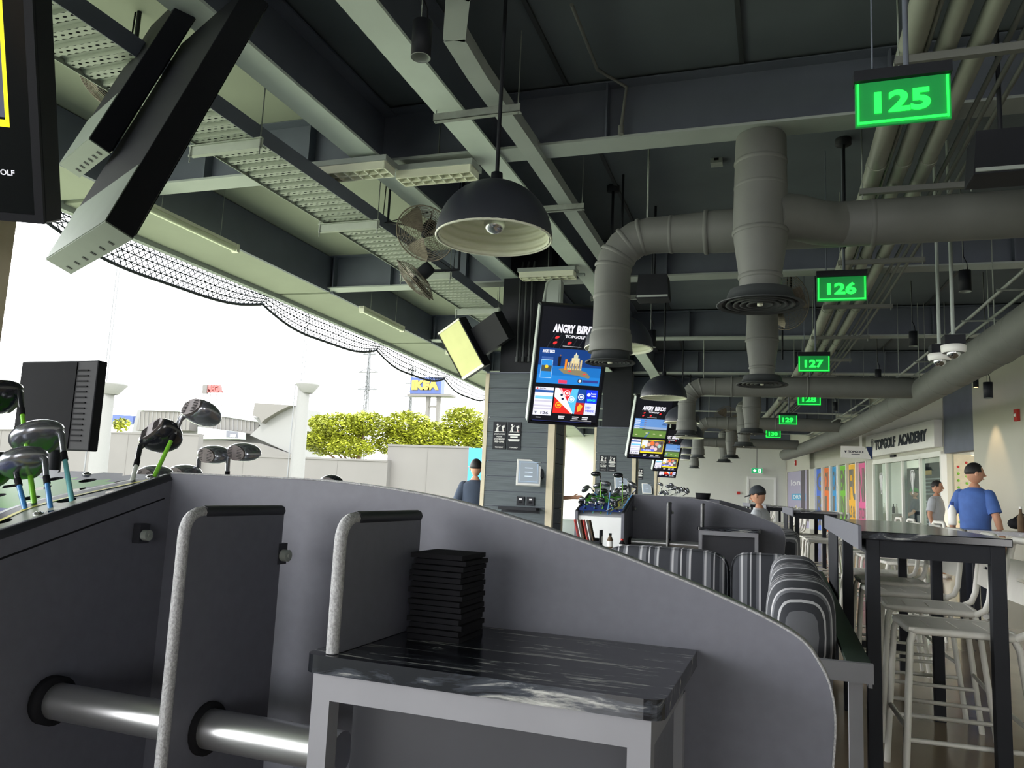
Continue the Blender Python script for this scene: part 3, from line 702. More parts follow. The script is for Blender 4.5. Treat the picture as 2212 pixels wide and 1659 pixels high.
tw = [(1273, 1050), (1297, 1025), (1297, 1050), (1320, 1047), (1345, 1028), (1352, 1055), (1375, 1054), (1312, 1062), (1335, 1065), (1265, 1079), (1262, 1089), (1288, 1082), (1285, 1090), (1307, 1082), (1304, 1090), (1330, 1084), (1328, 1092)]
for i, (px, py) in enumerate(tw):
    b = .9-.85*((i*5) % 8)/8 if i < 9 else .35-.2*(i % 2); a = min(.97, max(.03, (px-1255)/100))
    club(tray_pt(1, a, b), at(px, py, 8.13+.6*b), 'upturned club in the pale rack by the first pillar', ('shaft_blue', 'shaft_green', 'shaft_teal')[i % 3], 'wood' if i < 9 else 'hybrid', .95 if i < 9 else .8, ('club_silver', 'club_black')[i % 3 == 1], roll=3.0+.5*(i % 3), group='clubs in the pale rack')
for i in range(14):
    px = 1432+(i*37) % 60; py = 1049+(i*13) % 22; b = ((i*7) % 10)/10
    club(tray_pt(2, min(.95, (i % 5)/5+.1), b), at(px, py, 15.3+.5*b), 'tiny pale club in the far rack', 'shaft_white', 'wood', .95, 'club_silver', roll=3.2+.3*(i % 4), group='clubs in the far rack')
# stack of black boards on the stone shelf
o = hall('board_stack', 'dark stack of black boards standing on the stone shelf', 'stack', 1.62, -.66, .875)
for i in range(15):
    j = random.uniform(-.004, .004); G().box(-.055+j, .055+j, -.20+j, -.08, .011*i, .011*i+.009).build('board', 'rubber', o)

# ------------------------------------------------------------------ sofas
sgn = lambda v: (v > 0)-(v < 0)
def cushion(w, d, h, e=.42):
    def fn(v): return Vector((sgn(v.x)*abs(v.x)**e, sgn(v.y)*abs(v.y)**(e+.2), sgn(v.z)*abs(v.z)**e))
    me = G()
    me.blob((0, 0, 0), (w/2, d/2, h/2), 40, 24, 0, fn); return me
def sofa_cushion(name, lab, s, t, z, w, d, h, m, tilt=0, rz=0, grp=None, e=.42):
    o = hall(name, lab, 'cushion', s, t, z, rz, grp)
    c = cushion(w, d, h, e).build('cover', m, o); c.location = (0, 0, h/2); c.rotation_euler = (tilt[0], tilt[1], 0) if tilt else (0, 0, 0)
    seam = G()
    for sgnx in (-1, 1):
        pts = []
        for i in range(28):
            a = 6.2832*i/28; dx, dz = math.cos(a), math.sin(a); pts.append((sgn(dx)*abs(dx)**e*w/2*.985, sgnx*d*.33, sgn(dz)*abs(dz)**e*h/2*.985))
        if d < w: seam.tube(pts, .004, 5, closed=True)
    if seam.v: q = seam.build('piping', m, c)
    return o
o = hall('sofa', 'low striped sofa bench facing the foreground unit', 'sofa', 5.55)
G().box(-1.9, .08, -.35, .28, .12, .36).build('base', 'charcoal', o); G().box(-1.9, .08, -.42, -.05, .36, .46).build('seat_cushion', 'stripe_x', o, .03); G().box(-1.9, .08, .2, .28, .36, .68).build('back_board', 'charcoal', o)
for x in (-1.85, -.8, .03): G().box(x-.03, x+.03, -.3, -.24, 0, .12).build('leg', 'black_paint', o)
sofa_cushion('back_cushion', 'striped back cushion beside the menu holder, left of the gap', 5.62, -.80, .38, .86, .2, .44, 'stripe_x')
sofa_cushion('back_cushion', 'wide striped back cushion reaching the sofa corner', 5.62, -.13, .38, .46, .2, .44, 'stripe_x')
o = hall('side_sofa', 'sofa bench along the drink rail', 'sofa', 4.6)
G().box(-.40, .12, -1.25, .52, .12, .36).build('base', 'charcoal', o); G().box(-.42, .11, -1.25, .5, .36, .44).build('seat_cushion', 'stripe_y', o, .03)
for y in (-1.2, .45): G().box(-.36, -.30, y-.03, y+.03, 0, .12).build('leg', 'black_paint', o)
for i, s in enumerate((3.68, 4.32, 4.95)):
    sofa_cushion('side_cushion', ('big rounded striped cushion with folded end, beside the pale metal frame', 'middle rounded striped cushion in the side row', 'farthest rounded striped cushion at the sofa corner')[i], s, .03, .44, .28, .62, .42, 'stripe_y', e=.6)
o = hall('rail_ledge', 'dark green topped ledge with pale metal frame behind the side cushions', 'ledge', 3.1)
G().box(.175, .256, 0, 3.9, .60, .62).build('top', 'dark_green', o); G().box(.08, .258, -.03, 0, .56, .625).build('end_rail', 'frame_grey', o)
for y in (0, 1.9, 3.8): G().box(.18, .225, y, y+.045, 0, .60).build('leg', 'frame_grey', o)
G().box(.243, .256, 0, 3.9, .54, .60).build('side_rail', 'frame_grey', o)
# far sofa corners behind the second unit
o = hall('side_sofa', 'sofa bench beyond the second storage unit', 'sofa', 10.0); G().box(-.25, .26, -.8, .8, .12, .36).build('base', 'charcoal', o); G().box(-.25, .26, -.8, .8, .36, .44).build('seat_cushion', 'stripe_y', o, .03); G().box(-.2, -.14, -.7, -.64, 0, .12).build('leg', 'black_paint', o); G().box(.14, .2, .64, .7, 0, .12).build('leg', 'black_paint', o)
for i, (s, t) in enumerate(((9.6, .12), (10.4, .12))): sofa_cushion('side_cushion', ('striped cushion beside the second unit end', 'striped cushion beyond the second unit end')[i], s, t, .44, .26, .7, .4, 'stripe_y')
o = hall('low_table', 'low table with menus between the sofas', 'table', 7.3); G().box(-2.0, -1.2, -.25, .25, .64, .67).build('top', 'granite', o)
for x in (-1.95, -1.3): G().box(x, x+.05, -.2, .2, 0, .64).build('leg', 'black_paint', o)
o = hall('menu_holder', 'black caddy holding upright red and grey menus on the low table', 'menu holder', 7.35, -1.72, .67)
g = G(); g.box(-.1, .12, -.06, .06, 0, .012); g.box(-.1, .12, .05, .06, 0, .08); g.box(-.1, .12, -.06, -.05, 0, .06); g.box(.11, .12, -.06, .06, 0, .16); g.build('caddy', 'black_paint', o); G().box(.122, .124, -.03, .03, .04, .10).build('card', 'white_board', o)
for i, c in enumerate(('red', 'laminate', 'bark', 'red', 'laminate', 'bark')):
    q = G().box(-.004, .004, -.045, .045, 0, .24).build('menu', c, o); q.location = (-.08+.028*i, 0, .012); q.rotation_euler = (0, R(-14), 0)
def bottle(s, t, lab, cap, body, h):
    o = hall('sauce_bottle', lab, 'bottle', s, t, .67)
    G().lathe([(0, 0), (.026, 0), (.027, .01), (.027, h*.6), (.012, h*.8), (.012, h)], 14).build('bottle', body, o); G().lathe([(.014, h*.86), (.014, h), (0, h)], 12).build('cap', cap, o); G().lathe([(.0275, h*.15), (.0275, h*.5)], 14).build('label_band', 'white_board', o)
bottle(7.25, -1.50, 'small dark capped bottle beside the menu holder', 'rubber', 'bark', .14); bottle(7.2, -1.38, 'small red capped bottle right of the dark one', 'red', 'rubber', .10)
# second bay drinks caddy top
o = hall('round_tub', 'short black tub on top of the second storage unit, beside the far clubs', 'tub', 15.2, -1.05, 1.14); G().lathe([(0, 0), (.12, 0), (.14, .12), (.13, .12), (.11, .01)], 18).build('tub', 'rubber', o)
G().box(-.3, .3, -.2, .2, -1.14, 0).build('stand', 'charcoal', o)

# ------------------------------------------------------------------ bar tables and stools
def bar_table(s, lab, L=2.85, grp=None):
    o = hall('bar_table', lab, 'table', s, 0, 0, 0, grp)
    G().box(.275, .835, 0, L, 1.028, 1.062).build('stone_top', 'granite', o, .004)
    G().box(.262, .275, -.02, L, .985, 1.085).build('side_board', 'charcoal', o)
    for y in (.03, L/2-.03, L-.09):
        for x in (.295, .76): G().box(x, x+.055, y, y+.055, 0, 1.028).build('leg', 'black_paint', o, .003)
        G().box(.35, .76, y+.005, y+.05, .955, 1.028).build('cross_rail', 'black_paint', o)
    for x in (.30, .765): G().box(x, x+.045, .085, L-.09, .965, 1.028).build('long_rail', 'black_paint', o)
    G().box(.35, .76, L-.08, L-.045, .14, .19).build('foot_bar', 'black_paint', o)
    G().box(.285, .293, L*.62, L-.09, .3, .97).build('end_panel', 'black_paint', o)
    return o
bar_table(3.68, 'black framed bar table with dark stone top, nearest the foreground unit')
bar_table(11.3, 'black framed bar table beyond the first pillar, in line with the nearest table')
bar_table(18.4, 'small far bar table in the row along the hall')
bar_table(23.5, 'farthest small bar table in the row along the hall')
def make_stool():
    o = thing('bar_stool', 'pale grey metal bar stool pushed under the nearest bar table', 'stool', (0, 0, 0), 0, 'bar stools at the tables'); Z = .67
    g = G(); xs = [-.205, -.115, -.107, -.005, .003, .105, .113, .205]; ys = [-.20, -.11, .11, .20]
    for i in range(7):
        for j in range(3):
            if i in (1, 3, 5) and j == 1: continue
            g.box(xs[i], xs[i+1], ys[j], ys[j+1], Z-.012, Z+(.0))
    g.build('seat', 'stool_paint', o)
    pts = [(-.20, -.195), (.205, -.195), (.205, .195), (-.20, .195)]
    rim = []
    for k in range(4):
        a, b, c = Vector(pts[k-1]), Vector(pts[k]), Vector(pts[(k+1) % 4]); p1 = b+(a-b).normalized()*.05; p2 = b+(c-b).normalized()*.05
        for i in range(5): q = i/4; v = p1*(1-q)**2+b*2*q*(1-q)+p2*q*q; rim.append((v.x, v.y, Z-.012))
    G().tube(rim, .016, 8, closed=True).build('seat_rim', 'stool_paint', o)
    for sy in (-1, 1):
        G().tube([(-.185, sy*.18, Z-.02), (-.20, sy*.195, Z-.06), (-.235, sy*.225, 0)], .0145, 10).build('leg', 'stool_paint', o)
        G().tube([(.19, sy*.18, Z-.02), (.205, sy*.195, Z-.06), (.27, sy*.225, 0)], .0145, 10).build('leg', 'stool_paint', o)
        G().tube([(-.222, sy*.213, .22), (.243, sy*.213, .22)], .010, 8).build('stretcher', 'stool_paint', o)
    G().tube([(-.217, -.208, .26), (-.217, .208, .26)], .012, 8).build('foot_rail', 'stool_paint', o); G().tube([(.235, -.208, .30), (.235, .208, .30)], .010, 8).build('stretcher', 'stool_paint', o)
    bp = [(.19, -.19, Z-.015), (.235, -.195, Z+.01), (.255, -.195, Z+.06), (.285, -.19, Z+.30), (.292, -.175, Z+.355), (.294, -.14, Z+.375), (.294, .14, Z+.375), (.292, .175, Z+.355), (.285, .19, Z+.30), (.255, .195, Z+.06), (.235, .195, Z+.01), (.19, .19, Z-.015)]
    bk = G().tube(bp, .0155, 10).build('back_frame', 'stool_paint', o)
    g = G(); x0, x1 = .262, .284
    ys = [-.185, -.06, .06, .185]; zs = [Z+.11, Z+.20, Z+.215, Z+.29]
    for i in range(3):
        for j in range(3):
            if i == 1 and j == 1: continue
            xa = x0+(zs[j]-zs[0])/(zs[3]-zs[0])*(x1-x0); xb = x0+(zs[j+1]-zs[0])/(zs[3]-zs[0])*(x1-x0)
            g.add([(xa, ys[i], zs[j]), (xa, ys[i+1], zs[j]), (xb, ys[i+1], zs[j+1]), (xb, ys[i], zs[j+1]), (xa+.008, ys[i], zs[j]), (xa+.008, ys[i+1], zs[j]), (xb+.008, ys[i+1], zs[j+1]), (xb+.008, ys[i], zs[j+1])], [(0, 3, 2, 1), (4, 5, 6, 7), (0, 1, 5, 4), (3, 7, 6, 2), (0, 4, 7, 3), (1, 2, 6, 5)])
    g.build('back_panel', 'stool_paint', o)
    return o
stool0 = make_stool(); first = [True]
def place_stool(s, t, rz, lab, grp='bar stools at the tables'):
    o = stool0 if first[0] else copy_tree(stool0); first[0] = False
    o.location = P(s, t); o.rotation_euler = (0, 0, -phi(s)+rz); o['label'] = lab; o['group'] = grp
for i, s in enumerate((3.98, 4.72, 5.42, 6.1, 6.75)): place_stool(s, .66+.02*(i % 2), R((2, -3, 4, 0, 3)[i]), ('bar stool between the front legs of the nearest bar table', 'second bar stool from the front legs of the nearest table', 'middle bar stool tucked under the nearest bar table', 'fourth bar stool from the front legs of the nearest table', 'bar stool at the far end of the nearest bar table')[i])
for i, (s, t) in enumerate(((3.35, 1.25), (8.2, 1.1))): place_stool(s, t, R(4), ('pale stool standing clear of the table, its slotted back turned out', 'pale stool standing past the end of the nearest bar table')[i], 'loose bar stools')
for s in (11.5, 12.2, 12.9, 13.6): place_stool(s, .68, R(random.uniform(-5, 5)), 'bar stool at the bar table beyond the first pillar')
for s in (18.6, 19.4, 20.2, 23.8, 24.6): place_stool(s, .68, 0, 'far small bar stool in the row along the hall')
for s in (9.0, 9.7, 15.0, 15.8, 16.6): place_stool(s, .45 if s > 14 else 1.0, 0, 'bar stool between the bar tables')
# ------------------------------------------------------------------ the shop wall on the right
def wstruct(name): o = onwall(name, '', '', 0); del o['label'], o['category']; return struct(o)
UE, UC0, UC1 = 48.0, wall_at(2030, 950)[0], wall_at(2103, 950)[0]       # wall runs to u=48; dark recess between UC0 and UC1
us0, us1 = wall_at(1888, 1000)[0], wall_at(2036, 1000)[0]; UC0 = us1+.06             # glass shopfront
WB = wstruct('wall_right')
panes = [(1697, 1749), (1760, 1775), (1777, 1792), (1794, 1808), (1811, 1828), (1829, 1849), (1850, 1871)]
pu = [(wall_at(a, 1010)[0], wall_at(b, 1010)[0]) for a, b in panes]
ZT = wall_at(1815, 1004)[1]
G().box(0, pu[0][0], 0, .2, 0, ZC).build('plaster', 'wall_warm', WB)
for a, b in ((pu[0][1], pu[1][0]), (pu[-1][1], us0)): G().box(a, b, 0, .2, 0, ZC).build('plaster', 'wall_warm', WB)
G().box(pu[0][0], us0, 0, .2, ZT, ZC).build('plaster', 'wall_warm', WB); G().box(pu[0][0], us0, 0, .2, 0, .25).build('plaster', 'wall_warm', WB)
G().box(us0, UC0, 0, .2, 2.35, ZC).build('plaster', 'wall_warm', WB)
G().box(UC1, UE, 0, .2, 0, ZC).build('plaster', 'wall_warm', WB)
G().box(UC0, UC1, .02, .2, 2.3, ZC).build('recess_header', 'steel_dark', WB)
G().box(UC0, UC1+.0, 2.2, 2.3, 0, ZC).build('recess_back', 'tan', WB)
# room behind the glass
RB = wstruct('wall_shop'); G().box(pu[0][0]-1, UC0-.05, 3.0, 3.1, 0, ZC).build('back', 'white_paint', RB); G().box(UC0-.12, UC0-.05, .2, 3.0, 0, ZC).build('side', 'wall_warm', RB); G().box(pu[0][0]-1, UE, .2, 4, ZC-.9, ZC-.85).build('shop_ceiling', 'white_paint', RB)
cols = [(170, 165, 190), (62, 110, 214), (244, 120, 40), (44, 156, 218), (120, 200, 50), (246, 186, 36), (226, 90, 150)]
words = [[], ['G', 'R', 'A', 'B'], ['OLF', 'L', 'A', 'B'], ['CAD', 'L', 'YO', 'OU'], ['EMY', 'INE', 'ER'], ['FU', 'LS & T', 'GA'], ['NM', 'STUDIOS', 'ME']]
for i, (a, b) in enumerate(pu):
    w_ = onwall('window_%d' % (i+1), '', '', a); del w_['label'], w_['category']; struct(w_); L = b-a
    G().box(0, L, .05, .06, .25, ZT).build('pane', 'glass', w_)
    g = G(); g.box(-.03, .03, -.02, .1, .25, ZT); g.box(L-.03, L+.03, -.02, .1, .25, ZT); g.build('frame', 'white_paint', w_)
    g = G(); c = cols[i]
    if i == 0:
        rect(g, 0, L, .25, ZT, .045, c); rect(g, .25*L, .8*L, 1.25, 1.5, .043, (60, 170, 214)); put_text(g, 'long', .2*L, .75*L, 1.75, 2.05, .043, (236, 236, 240), .02); put_text(g, 'DRIVE', .3*L, .76*L, 1.3, 1.45, .041, (240, 244, 246), .03)
        for q in range(22):
            x = random.uniform(.05, .95)*L; z = random.uniform(.4, 1.0); disc(g, x, z, random.uniform(.06, .13), .042-.0001*q, random.choice([(80, 140, 50), (230, 226, 214), (196, 160, 120), (60, 66, 76), (214, 190, 60)]))
        rect(g, .62*L, .78*L, .3, ZT, .0405, (84, 76, 86)); rect(g, .84*L, .97*L, .5, ZT, .0405, (104, 92, 88))
    else:
        z1 = ZT-.03; n = len(words[i]); rect(g, .04, L-.04, .27, z1, .045, (150, 146, 138) if i < 0 else c)
        hts = {5: [.9, .35, .65], 6: [.95, .3, .65]}.get(i, [.62]*n); z = z1-.14
        for wd_, h in zip(words[i], hts):
            if z-h < .35: h = max(.15, z-.36)
            put_text(g, wd_, .08, L-.06, z-h, z, .042, (112, 108, 98), .03); z -= h+.16
    g.build('printed_film', 'print', w_)
# glass shopfront frames, doors
SF = onwall('glass_facade', 'white framed glass shopfront below the academy sign', 'shopfront', us0); L = us1-us0
mul = [wall_at(x, 1050)[0]-us0 for x in (1888, 1917, 1951, 1990, 2036)]
for i, x in enumerate(mul): G().box(x-.04, x+.04, -.03, .08, 0, 2.3).build('mullion', 'white_paint', SF)
G().box(0, L, -.03, .08, 2.25, 2.36).build('head_rail', 'white_paint', SF); G().box(0, L, -.03, .08, 0, .08).build('sill_rail', 'white_paint', SF)
for a, b in zip(mul, mul[1:]): G().box(a+.04, b-.04, .02, .03, .08, 2.25).build('pane', 'glass', SF)
G().box((mul[1]+mul[2])/2-.15, (mul[1]+mul[2])/2+.15, -.06, .02, 2.37, 2.42).build('door_sensor', 'black_paint', SF)
for xm in ((mul[0]+mul[1])/2, (mul[2]+mul[3])/2):     # shield emblem decals
    g = G(); c = (226, 228, 228)
    for sc, cc, y in ((1, c, .016), (.82, (120, 124, 122), .015), (.5, c, .014)):
        g.poly([(xm-.16*sc, y, 1.92), (xm-.1*sc, y, 1.92+.1*sc), (xm+.1*sc, y, 1.92+.1*sc), (xm+.16*sc, y, 1.92), (xm+.02*sc, y, 1.55-.2*(sc-.6)), (xm-.02*sc, y, 1.55-.2*(sc-.6))], cc)
    disc(g, xm, 1.9, .045, .012, c); g.build('shield_emblem', 'print', SF)
# black menu board behind the last pane
o = onwall('menu_board', 'tall black board with white lines and orange heading behind the shop glass', 'menu board', deep(1994, .4), 0, -.4); wd = deep(2034, .4)-deep(1994, .4)
G().box(0, wd, 0, .05, .1, 2.2).build('board', 'black_paint', o); g = G()
rect(g, .0, .5*wd, 1.93, 2.03, -.003, (240, 180, 60))
for i in range(19):
    if i not in (5, 9, 10, 14): rect(g, .1*wd, (.95, .8, .9, .4)[i % 4]*wd, 1.82-.085*i, 1.85-.085*i, -.003, (170, 176, 176))
g.build('lines', 'print', o)
o = onwall('dark_panel', 'dark green panel behind the shield emblem pane', 'panel', deep(1952, 1.3), 0, -1.3); wd = deep(1990, 1.3)-deep(1952, 1.3); G().box(0, wd, 0, .05, .1, 2.25).build('panel', 'dark_green', o); G().box(.02, wd-.02, -.01, 0, .2, 1.0).build('lower_panel', 'black_paint', o)
o = onwall('shop_counter', 'white counter with bottles and papers behind the left shop panes', 'counter', deep(1890, 1.0), 0, -1.0); G().box(0, 1.6, 0, .5, 0, .95).build('carcass', 'white_paint', o); G().box(-.02, 1.62, -.02, .52, .95, .98).build('worktop', 'laminate', o)
for i in range(5):
    q = onwall('counter_bottle', 'small pump bottle on the shop counter', 'bottle', deep(1890, 1.0)+.2+.28*i, .98, -1.2, 'bottles on the shop counter'); G().lathe([(0, 0), (.04, 0), (.04, .15+.03*(i % 2)), (.015, .2), (.015, .26), (0, .26)], 12).build('body', ('white_board', 'rubber')[i % 2], q); G().box(-.03, .02, -.01, .01, .26, .275).build('pump', 'rubber', q)
# sign board
zt, zb = 3.0, 2.44
o = onwall('academy_sign', 'long white sign board reading TOPGOLF ACADEMY over the shopfront', 'sign', us0-.1, zb, .05); LS = UC0-us0+.1
G().box(0, LS, -.12, .04, 0, zt-zb).build('board', 'white_board', o)
g = G(); put_text(g, 'TOPGOLF', .17*LS, .50*LS, .14, .40, -.135, (34, 42, 56), .05, depth=.013); g.build('word', 'print', o)
g = G(); put_text(g, 'ACADEMY', .54*LS, .92*LS, .14, .40, -.135, (34, 42, 56), .05, depth=.013); g.build('word', 'print', o)
g = G(); y = -.124; c = (34, 42, 56); xm = .12*LS
for sc, cc in ((1, c), (.78, (236, 236, 232)), (.5, c)):
    g.poly([(xm-.14*sc, y, .36+.02*sc), (xm-.07*sc, y, .40+.05*sc), (xm+.07*sc, y, .40+.05*sc), (xm+.14*sc, y, .36+.02*sc), (xm, y, .28-.18*sc)], cc); y -= .001
g.build('shield_emblem', 'print', o)
ub, zb2 = wall_at(1817, 985)
p0 = at(1817, 988, 20.5); o = thing('blade_sign', 'white hanging sign reading TOPGOLF with a blue corner, before the coloured windows', 'sign', p0, -phi(20))
wpx = lambda n: n*19.0/FPX
W_, H_ = wpx(63), wpx(25)
g = G(); g.prism([(0, 0, 0), (W_*.98, 0, -.02), (W_*.74, 0, H_), (0, 0, H_)], (0, .05, 0)); g.build('board', 'white_board', o)
G().prism([(W_*.80, -.002, H_), (W_, -.002, H_), (W_, -.002, -.02), (W_*.97, -.002, -.02)], (0, .05, 0)).build('blue_corner', 'blue_sign', o)
g = G(); put_text(g, 'TOPGOLF', .22*W_, .72*W_, .42*H_, .62*H_, -.003, (34, 42, 60), .04); rect(g, .33*W_, .6*W_, .28*H_, .34*H_, -.003, (70, 76, 90)); g.poly([(.10*W_, -.003, .6*H_), (.19*W_, -.003, .6*H_), (.145*W_, -.003, .38*H_)], (34, 42, 60)); g.build('lettering', 'print', o)
G().box(.60*W_, .68*W_, .01, .04, H_, H_+.35).build('hanger', 'white_paint', o)
# dotted recess wall and warm lamp
wd = .95; o = thing('dotted_panel', 'wall panel with rising red and green dots beside the glass', 'panel', WC+WD*(UC0-.005)-WN*.2, WROT+R(90))
G().box(0, wd, 0, .04, .1, 2.3).build('panel', 'tan', o); n = 0
for i in range(6):
    for j in range(12):
        x = wd*(.08+.165*i); z = .5+.14*j+.09*i
        if z > 2.2: continue
        g = G(); g.lathe([(0, .004), (.026, .004), (.026, 0)], 12, Matrix.Translation((x, -.001, z)) @ Matrix.Rotation(R(90), 4, 'X')); g.build('dot', 'red' if j == 11-i//2 or z > 2.05 else 'shaft_green', o)
q = onwall('recess_lamp', 'small warm downlight in the recess header', 'lamp', UC0+.7, 2.24, -.3); G().lathe([(0, 0), (.05, 0), (.06, .03), (.06, .06)], 14).build('ring', 'white_paint', q); G().lathe([(0, -.002), (.045, -.002)], 14).build('lens', 'warm_lamp', q)
lt = bpy.data.lights.new('recess_spot', 'SPOT'); lt.energy = 60; lt.color = (1, .75, .45); lt.spot_size = R(80); lt.spot_blend = .6; lo = bpy.data.objects.new('recess_spot', lt); col.objects.link(lo); lo.parent = q; lo.location = (0, 0, -.02)
uw, zw = wall_at(2150, 905)
q = onwall('wall_washer', 'small warm downlight above the pale wall', 'lamp', uw, 3.35, .3); G().lathe([(0, 0), (.045, 0), (.045, .14), (0, .14)], 14).build('can', 'black_paint', q); G().lathe([(0, -.002), (.035, -.002)], 12).build('lens', 'warm_lamp', q); G().tube([(0, 0, .14), (0, 0, ZC-3.35)], .008, 6).build('rod', 'black_paint', q)
lt = bpy.data.lights.new('washer_spot', 'SPOT'); lt.energy = 45; lt.color = (1, .68, .38); lt.spot_size = R(52); lt.spot_blend = .5; lo = bpy.data.objects.new('washer_spot', lt); col.objects.link(lo); lo.parent = q; lo.location = (0, 0, -.02)
for px, py, lab in ((2200, 897, 'red fire alarm strobe on the pale wall above the man'), (1720, 1000, 'small red fire alarm strobe above the coloured windows')):
    u, z = wall_at(px, py); o = onwall('fire_alarm', lab, 'alarm', u, z-.1); G().box(-.06, .06, -.05, 0, 0, .2).build('case', 'red', o, .006); G().blob((0, -.05, .1), (.03, .02, .03)).build('strobe', 'white_board', o)
o = hall('exit_sign', 'small green exit sign with running man over the far door', 'sign', 33.9, 1.72, 2.27); G().box(-.24, .24, 0, .04, 0, .24).build('case', 'white_board', o); g = G(); rect(g, -.22, .22, .02, .22, -.002, (20, 150, 90)); g.poly([(-.16, -.004, .12), (-.09, -.004, .19), (-.02, -.004, .12), (-.09, -.004, .05)], (235, 240, 236)); rect(g, .06, .17, .04, .2, -.004, (235, 240, 236)); disc(g, .1, .16, .018, -.006, (20, 150, 90)); rect(g, .085, .13, .06, .14, -.006, (20, 150, 90)); g.build('face', 'screen_print', o); G().tube([(0, .02, .24), (0, .02, ZC-2.27)], .01, 6).build('rod', 'black_paint', o)
q = hall('fire_call_point', 'small red call point beside the far door', 'call point', 34.19, 1.02, 1.38); G().box(-.06, .06, -.05, 0, 0, .12).build('case', 'red', q)

# ------------------------------------------------------------------ lit bay numbers
for k, num in enumerate(('125', '126', '127', '128', '129', '130')):
    s = (3.4, 6.45, 10.0, 13.5, 17.0, 20.6)[k]; t = (.43, .42, .44, .66, .6, .6)[k]
    o = hall('bay_sign', 'green lit sign reading '+num+', '+('largest, before the pipe bundle', 'beside the tall duct drop', 'just above the second branch duct', 'half hidden by the second branch duct', 'under the second branch duct', 'smallest, farthest down the hall')[k], 'sign', s, t, 2.74)
    o.scale = (.92, 1, .95)
    G().box(-.2, .2, -.03, .03, .205, .255).build('housing', 'black_paint', o)
    G().box(-.195, .195, -.006, .006, 0, .205).build('panel', 'green_panel', o)
    g = G(); g.box(-.185, .185, -.011, -.0062, .012, .022); g.box(-.187, -.178, -.011, -.0062, .012, .2); g.box(.178, .187, -.011, -.0062, .012, .2); g.build('lit_edge', 'green_lit', o)
    g = G(); put_text(g, num, -.115, .115, .055, .155, -.011, None, .035, depth=.005); g.build('digits', 'green_lit', o)
    for x in (-.12, .02): G().tube([(x, 0, .255), (x, 0, ZC-2.74)], .004 if x < 0 else .012, 8).build('rod', 'steel_dark', o)

# ------------------------------------------------------------------ dome pendants
def lamp_mesh():
    o = thing('dome_lamp', '', 'lamp', (0, 0, 0), 0, 'dome pendant lamps'); r = .30
    G().lathe([(r*math.cos(a), r*math.sin(a)) for a in [math.pi/2*i/14 for i in range(14)]]+[(.02, r)], 40).build('shade', 'lamp_black', o)
    prof = []
    for i in range(64):
        a = math.pi/2*i/64; rr = r-.014-.008*(math.sin(i*math.pi/3)); prof.append((rr*math.cos(a), rr*math.sin(a)))
    G().lathe(prof+[(.03, r-.012)], 40).build('liner', 'lamp_white', o)
    G().tube([(.296*math.cos(a), .296*math.sin(a), 0) for a in [6.2832*i/48 for i in range(48)]], .006, 6, closed=True).build('rim', 'lamp_white', o)
    b = G().blob((0, 0, .075), (.056, .056, .05), 18, 10).build('bulb', 'chrome', o); G().tube([(0, 0, .1), (0, 0, .28)], .03, 12).build('socket', 'steel_dark', o)
    G().tube([(0, 0, r-.01), (0, 0, ZC-2.44)], .011, 8).build('rod', 'black_paint', o); G().lathe([(.0, r+.05), (.03, r+.05), (.035, r-.01)], 12).build('cap', 'black_paint', o)
    return o
l0 = lamp_mesh()
labs = ['largest black dome lamp with ribbed pale inside, in front of the caged fans', 'black dome lamp half hidden by the grey duct drop', 'black dome lamp above the second game screen', 'black dome lamp just beyond the second game screen', 'far black dome lamp in the overlapping row', 'far black dome lamp in the overlapping row', 'far black dome lamp in the overlapping row', 'far black dome lamp in the overlapping row']
for i, s in enumerate((3.62, 6.75, 10.3, 13.8, 17.3, 20.8, 24.3, 27.8)):
    o = l0 if i == 0 else copy_tree(l0); o.location = P(s, -1.38-.06*(i == 0), 2.44); o['label'] = labs[i]

# ------------------------------------------------------------------ ducts
def duct(name, lab, path, r, m='duct', seams=(), n=28):
    o = thing(name, lab, 'duct', path[0]); p0 = Vector(path[0]); G().tube([Vector(p)-p0 for p in path], r, n).build('pipe', m, o)
    for q, d, rr in seams:
        q = Vector(q)-p0; d = Vector(d).normalized()*.008; G().tube([q-d*2, q-d, q+d, q+d*2], [rr, rr+.006, rr+.006, rr], n, cap=False).build('seam', m, o)
    return o
def diffuser(o, p, r, m='duct_dark'):
    M = Matrix.Translation(p)
    G().lathe([(r*.72, .10), (r*.78, .06), (r*.80, .03), (r, .012), (r+.006, .004), (r, 0), (r*.9, .008)], 32, M).build('flange', m, o)
    for f in (.75, .58, .42, .26): G().lathe([(r*f, .03), (r*f+.016, .004), (r*f+.002, .004), (r*f-.012, .03)], 32, M).build('louvre_ring', m, o)
    G().lathe([(0, .0), (.018, .0), (.02, .02), (0, .03)], 12, M).build('hub', 'lamp_white', o)
UPV = Vector((0, 0, 1))
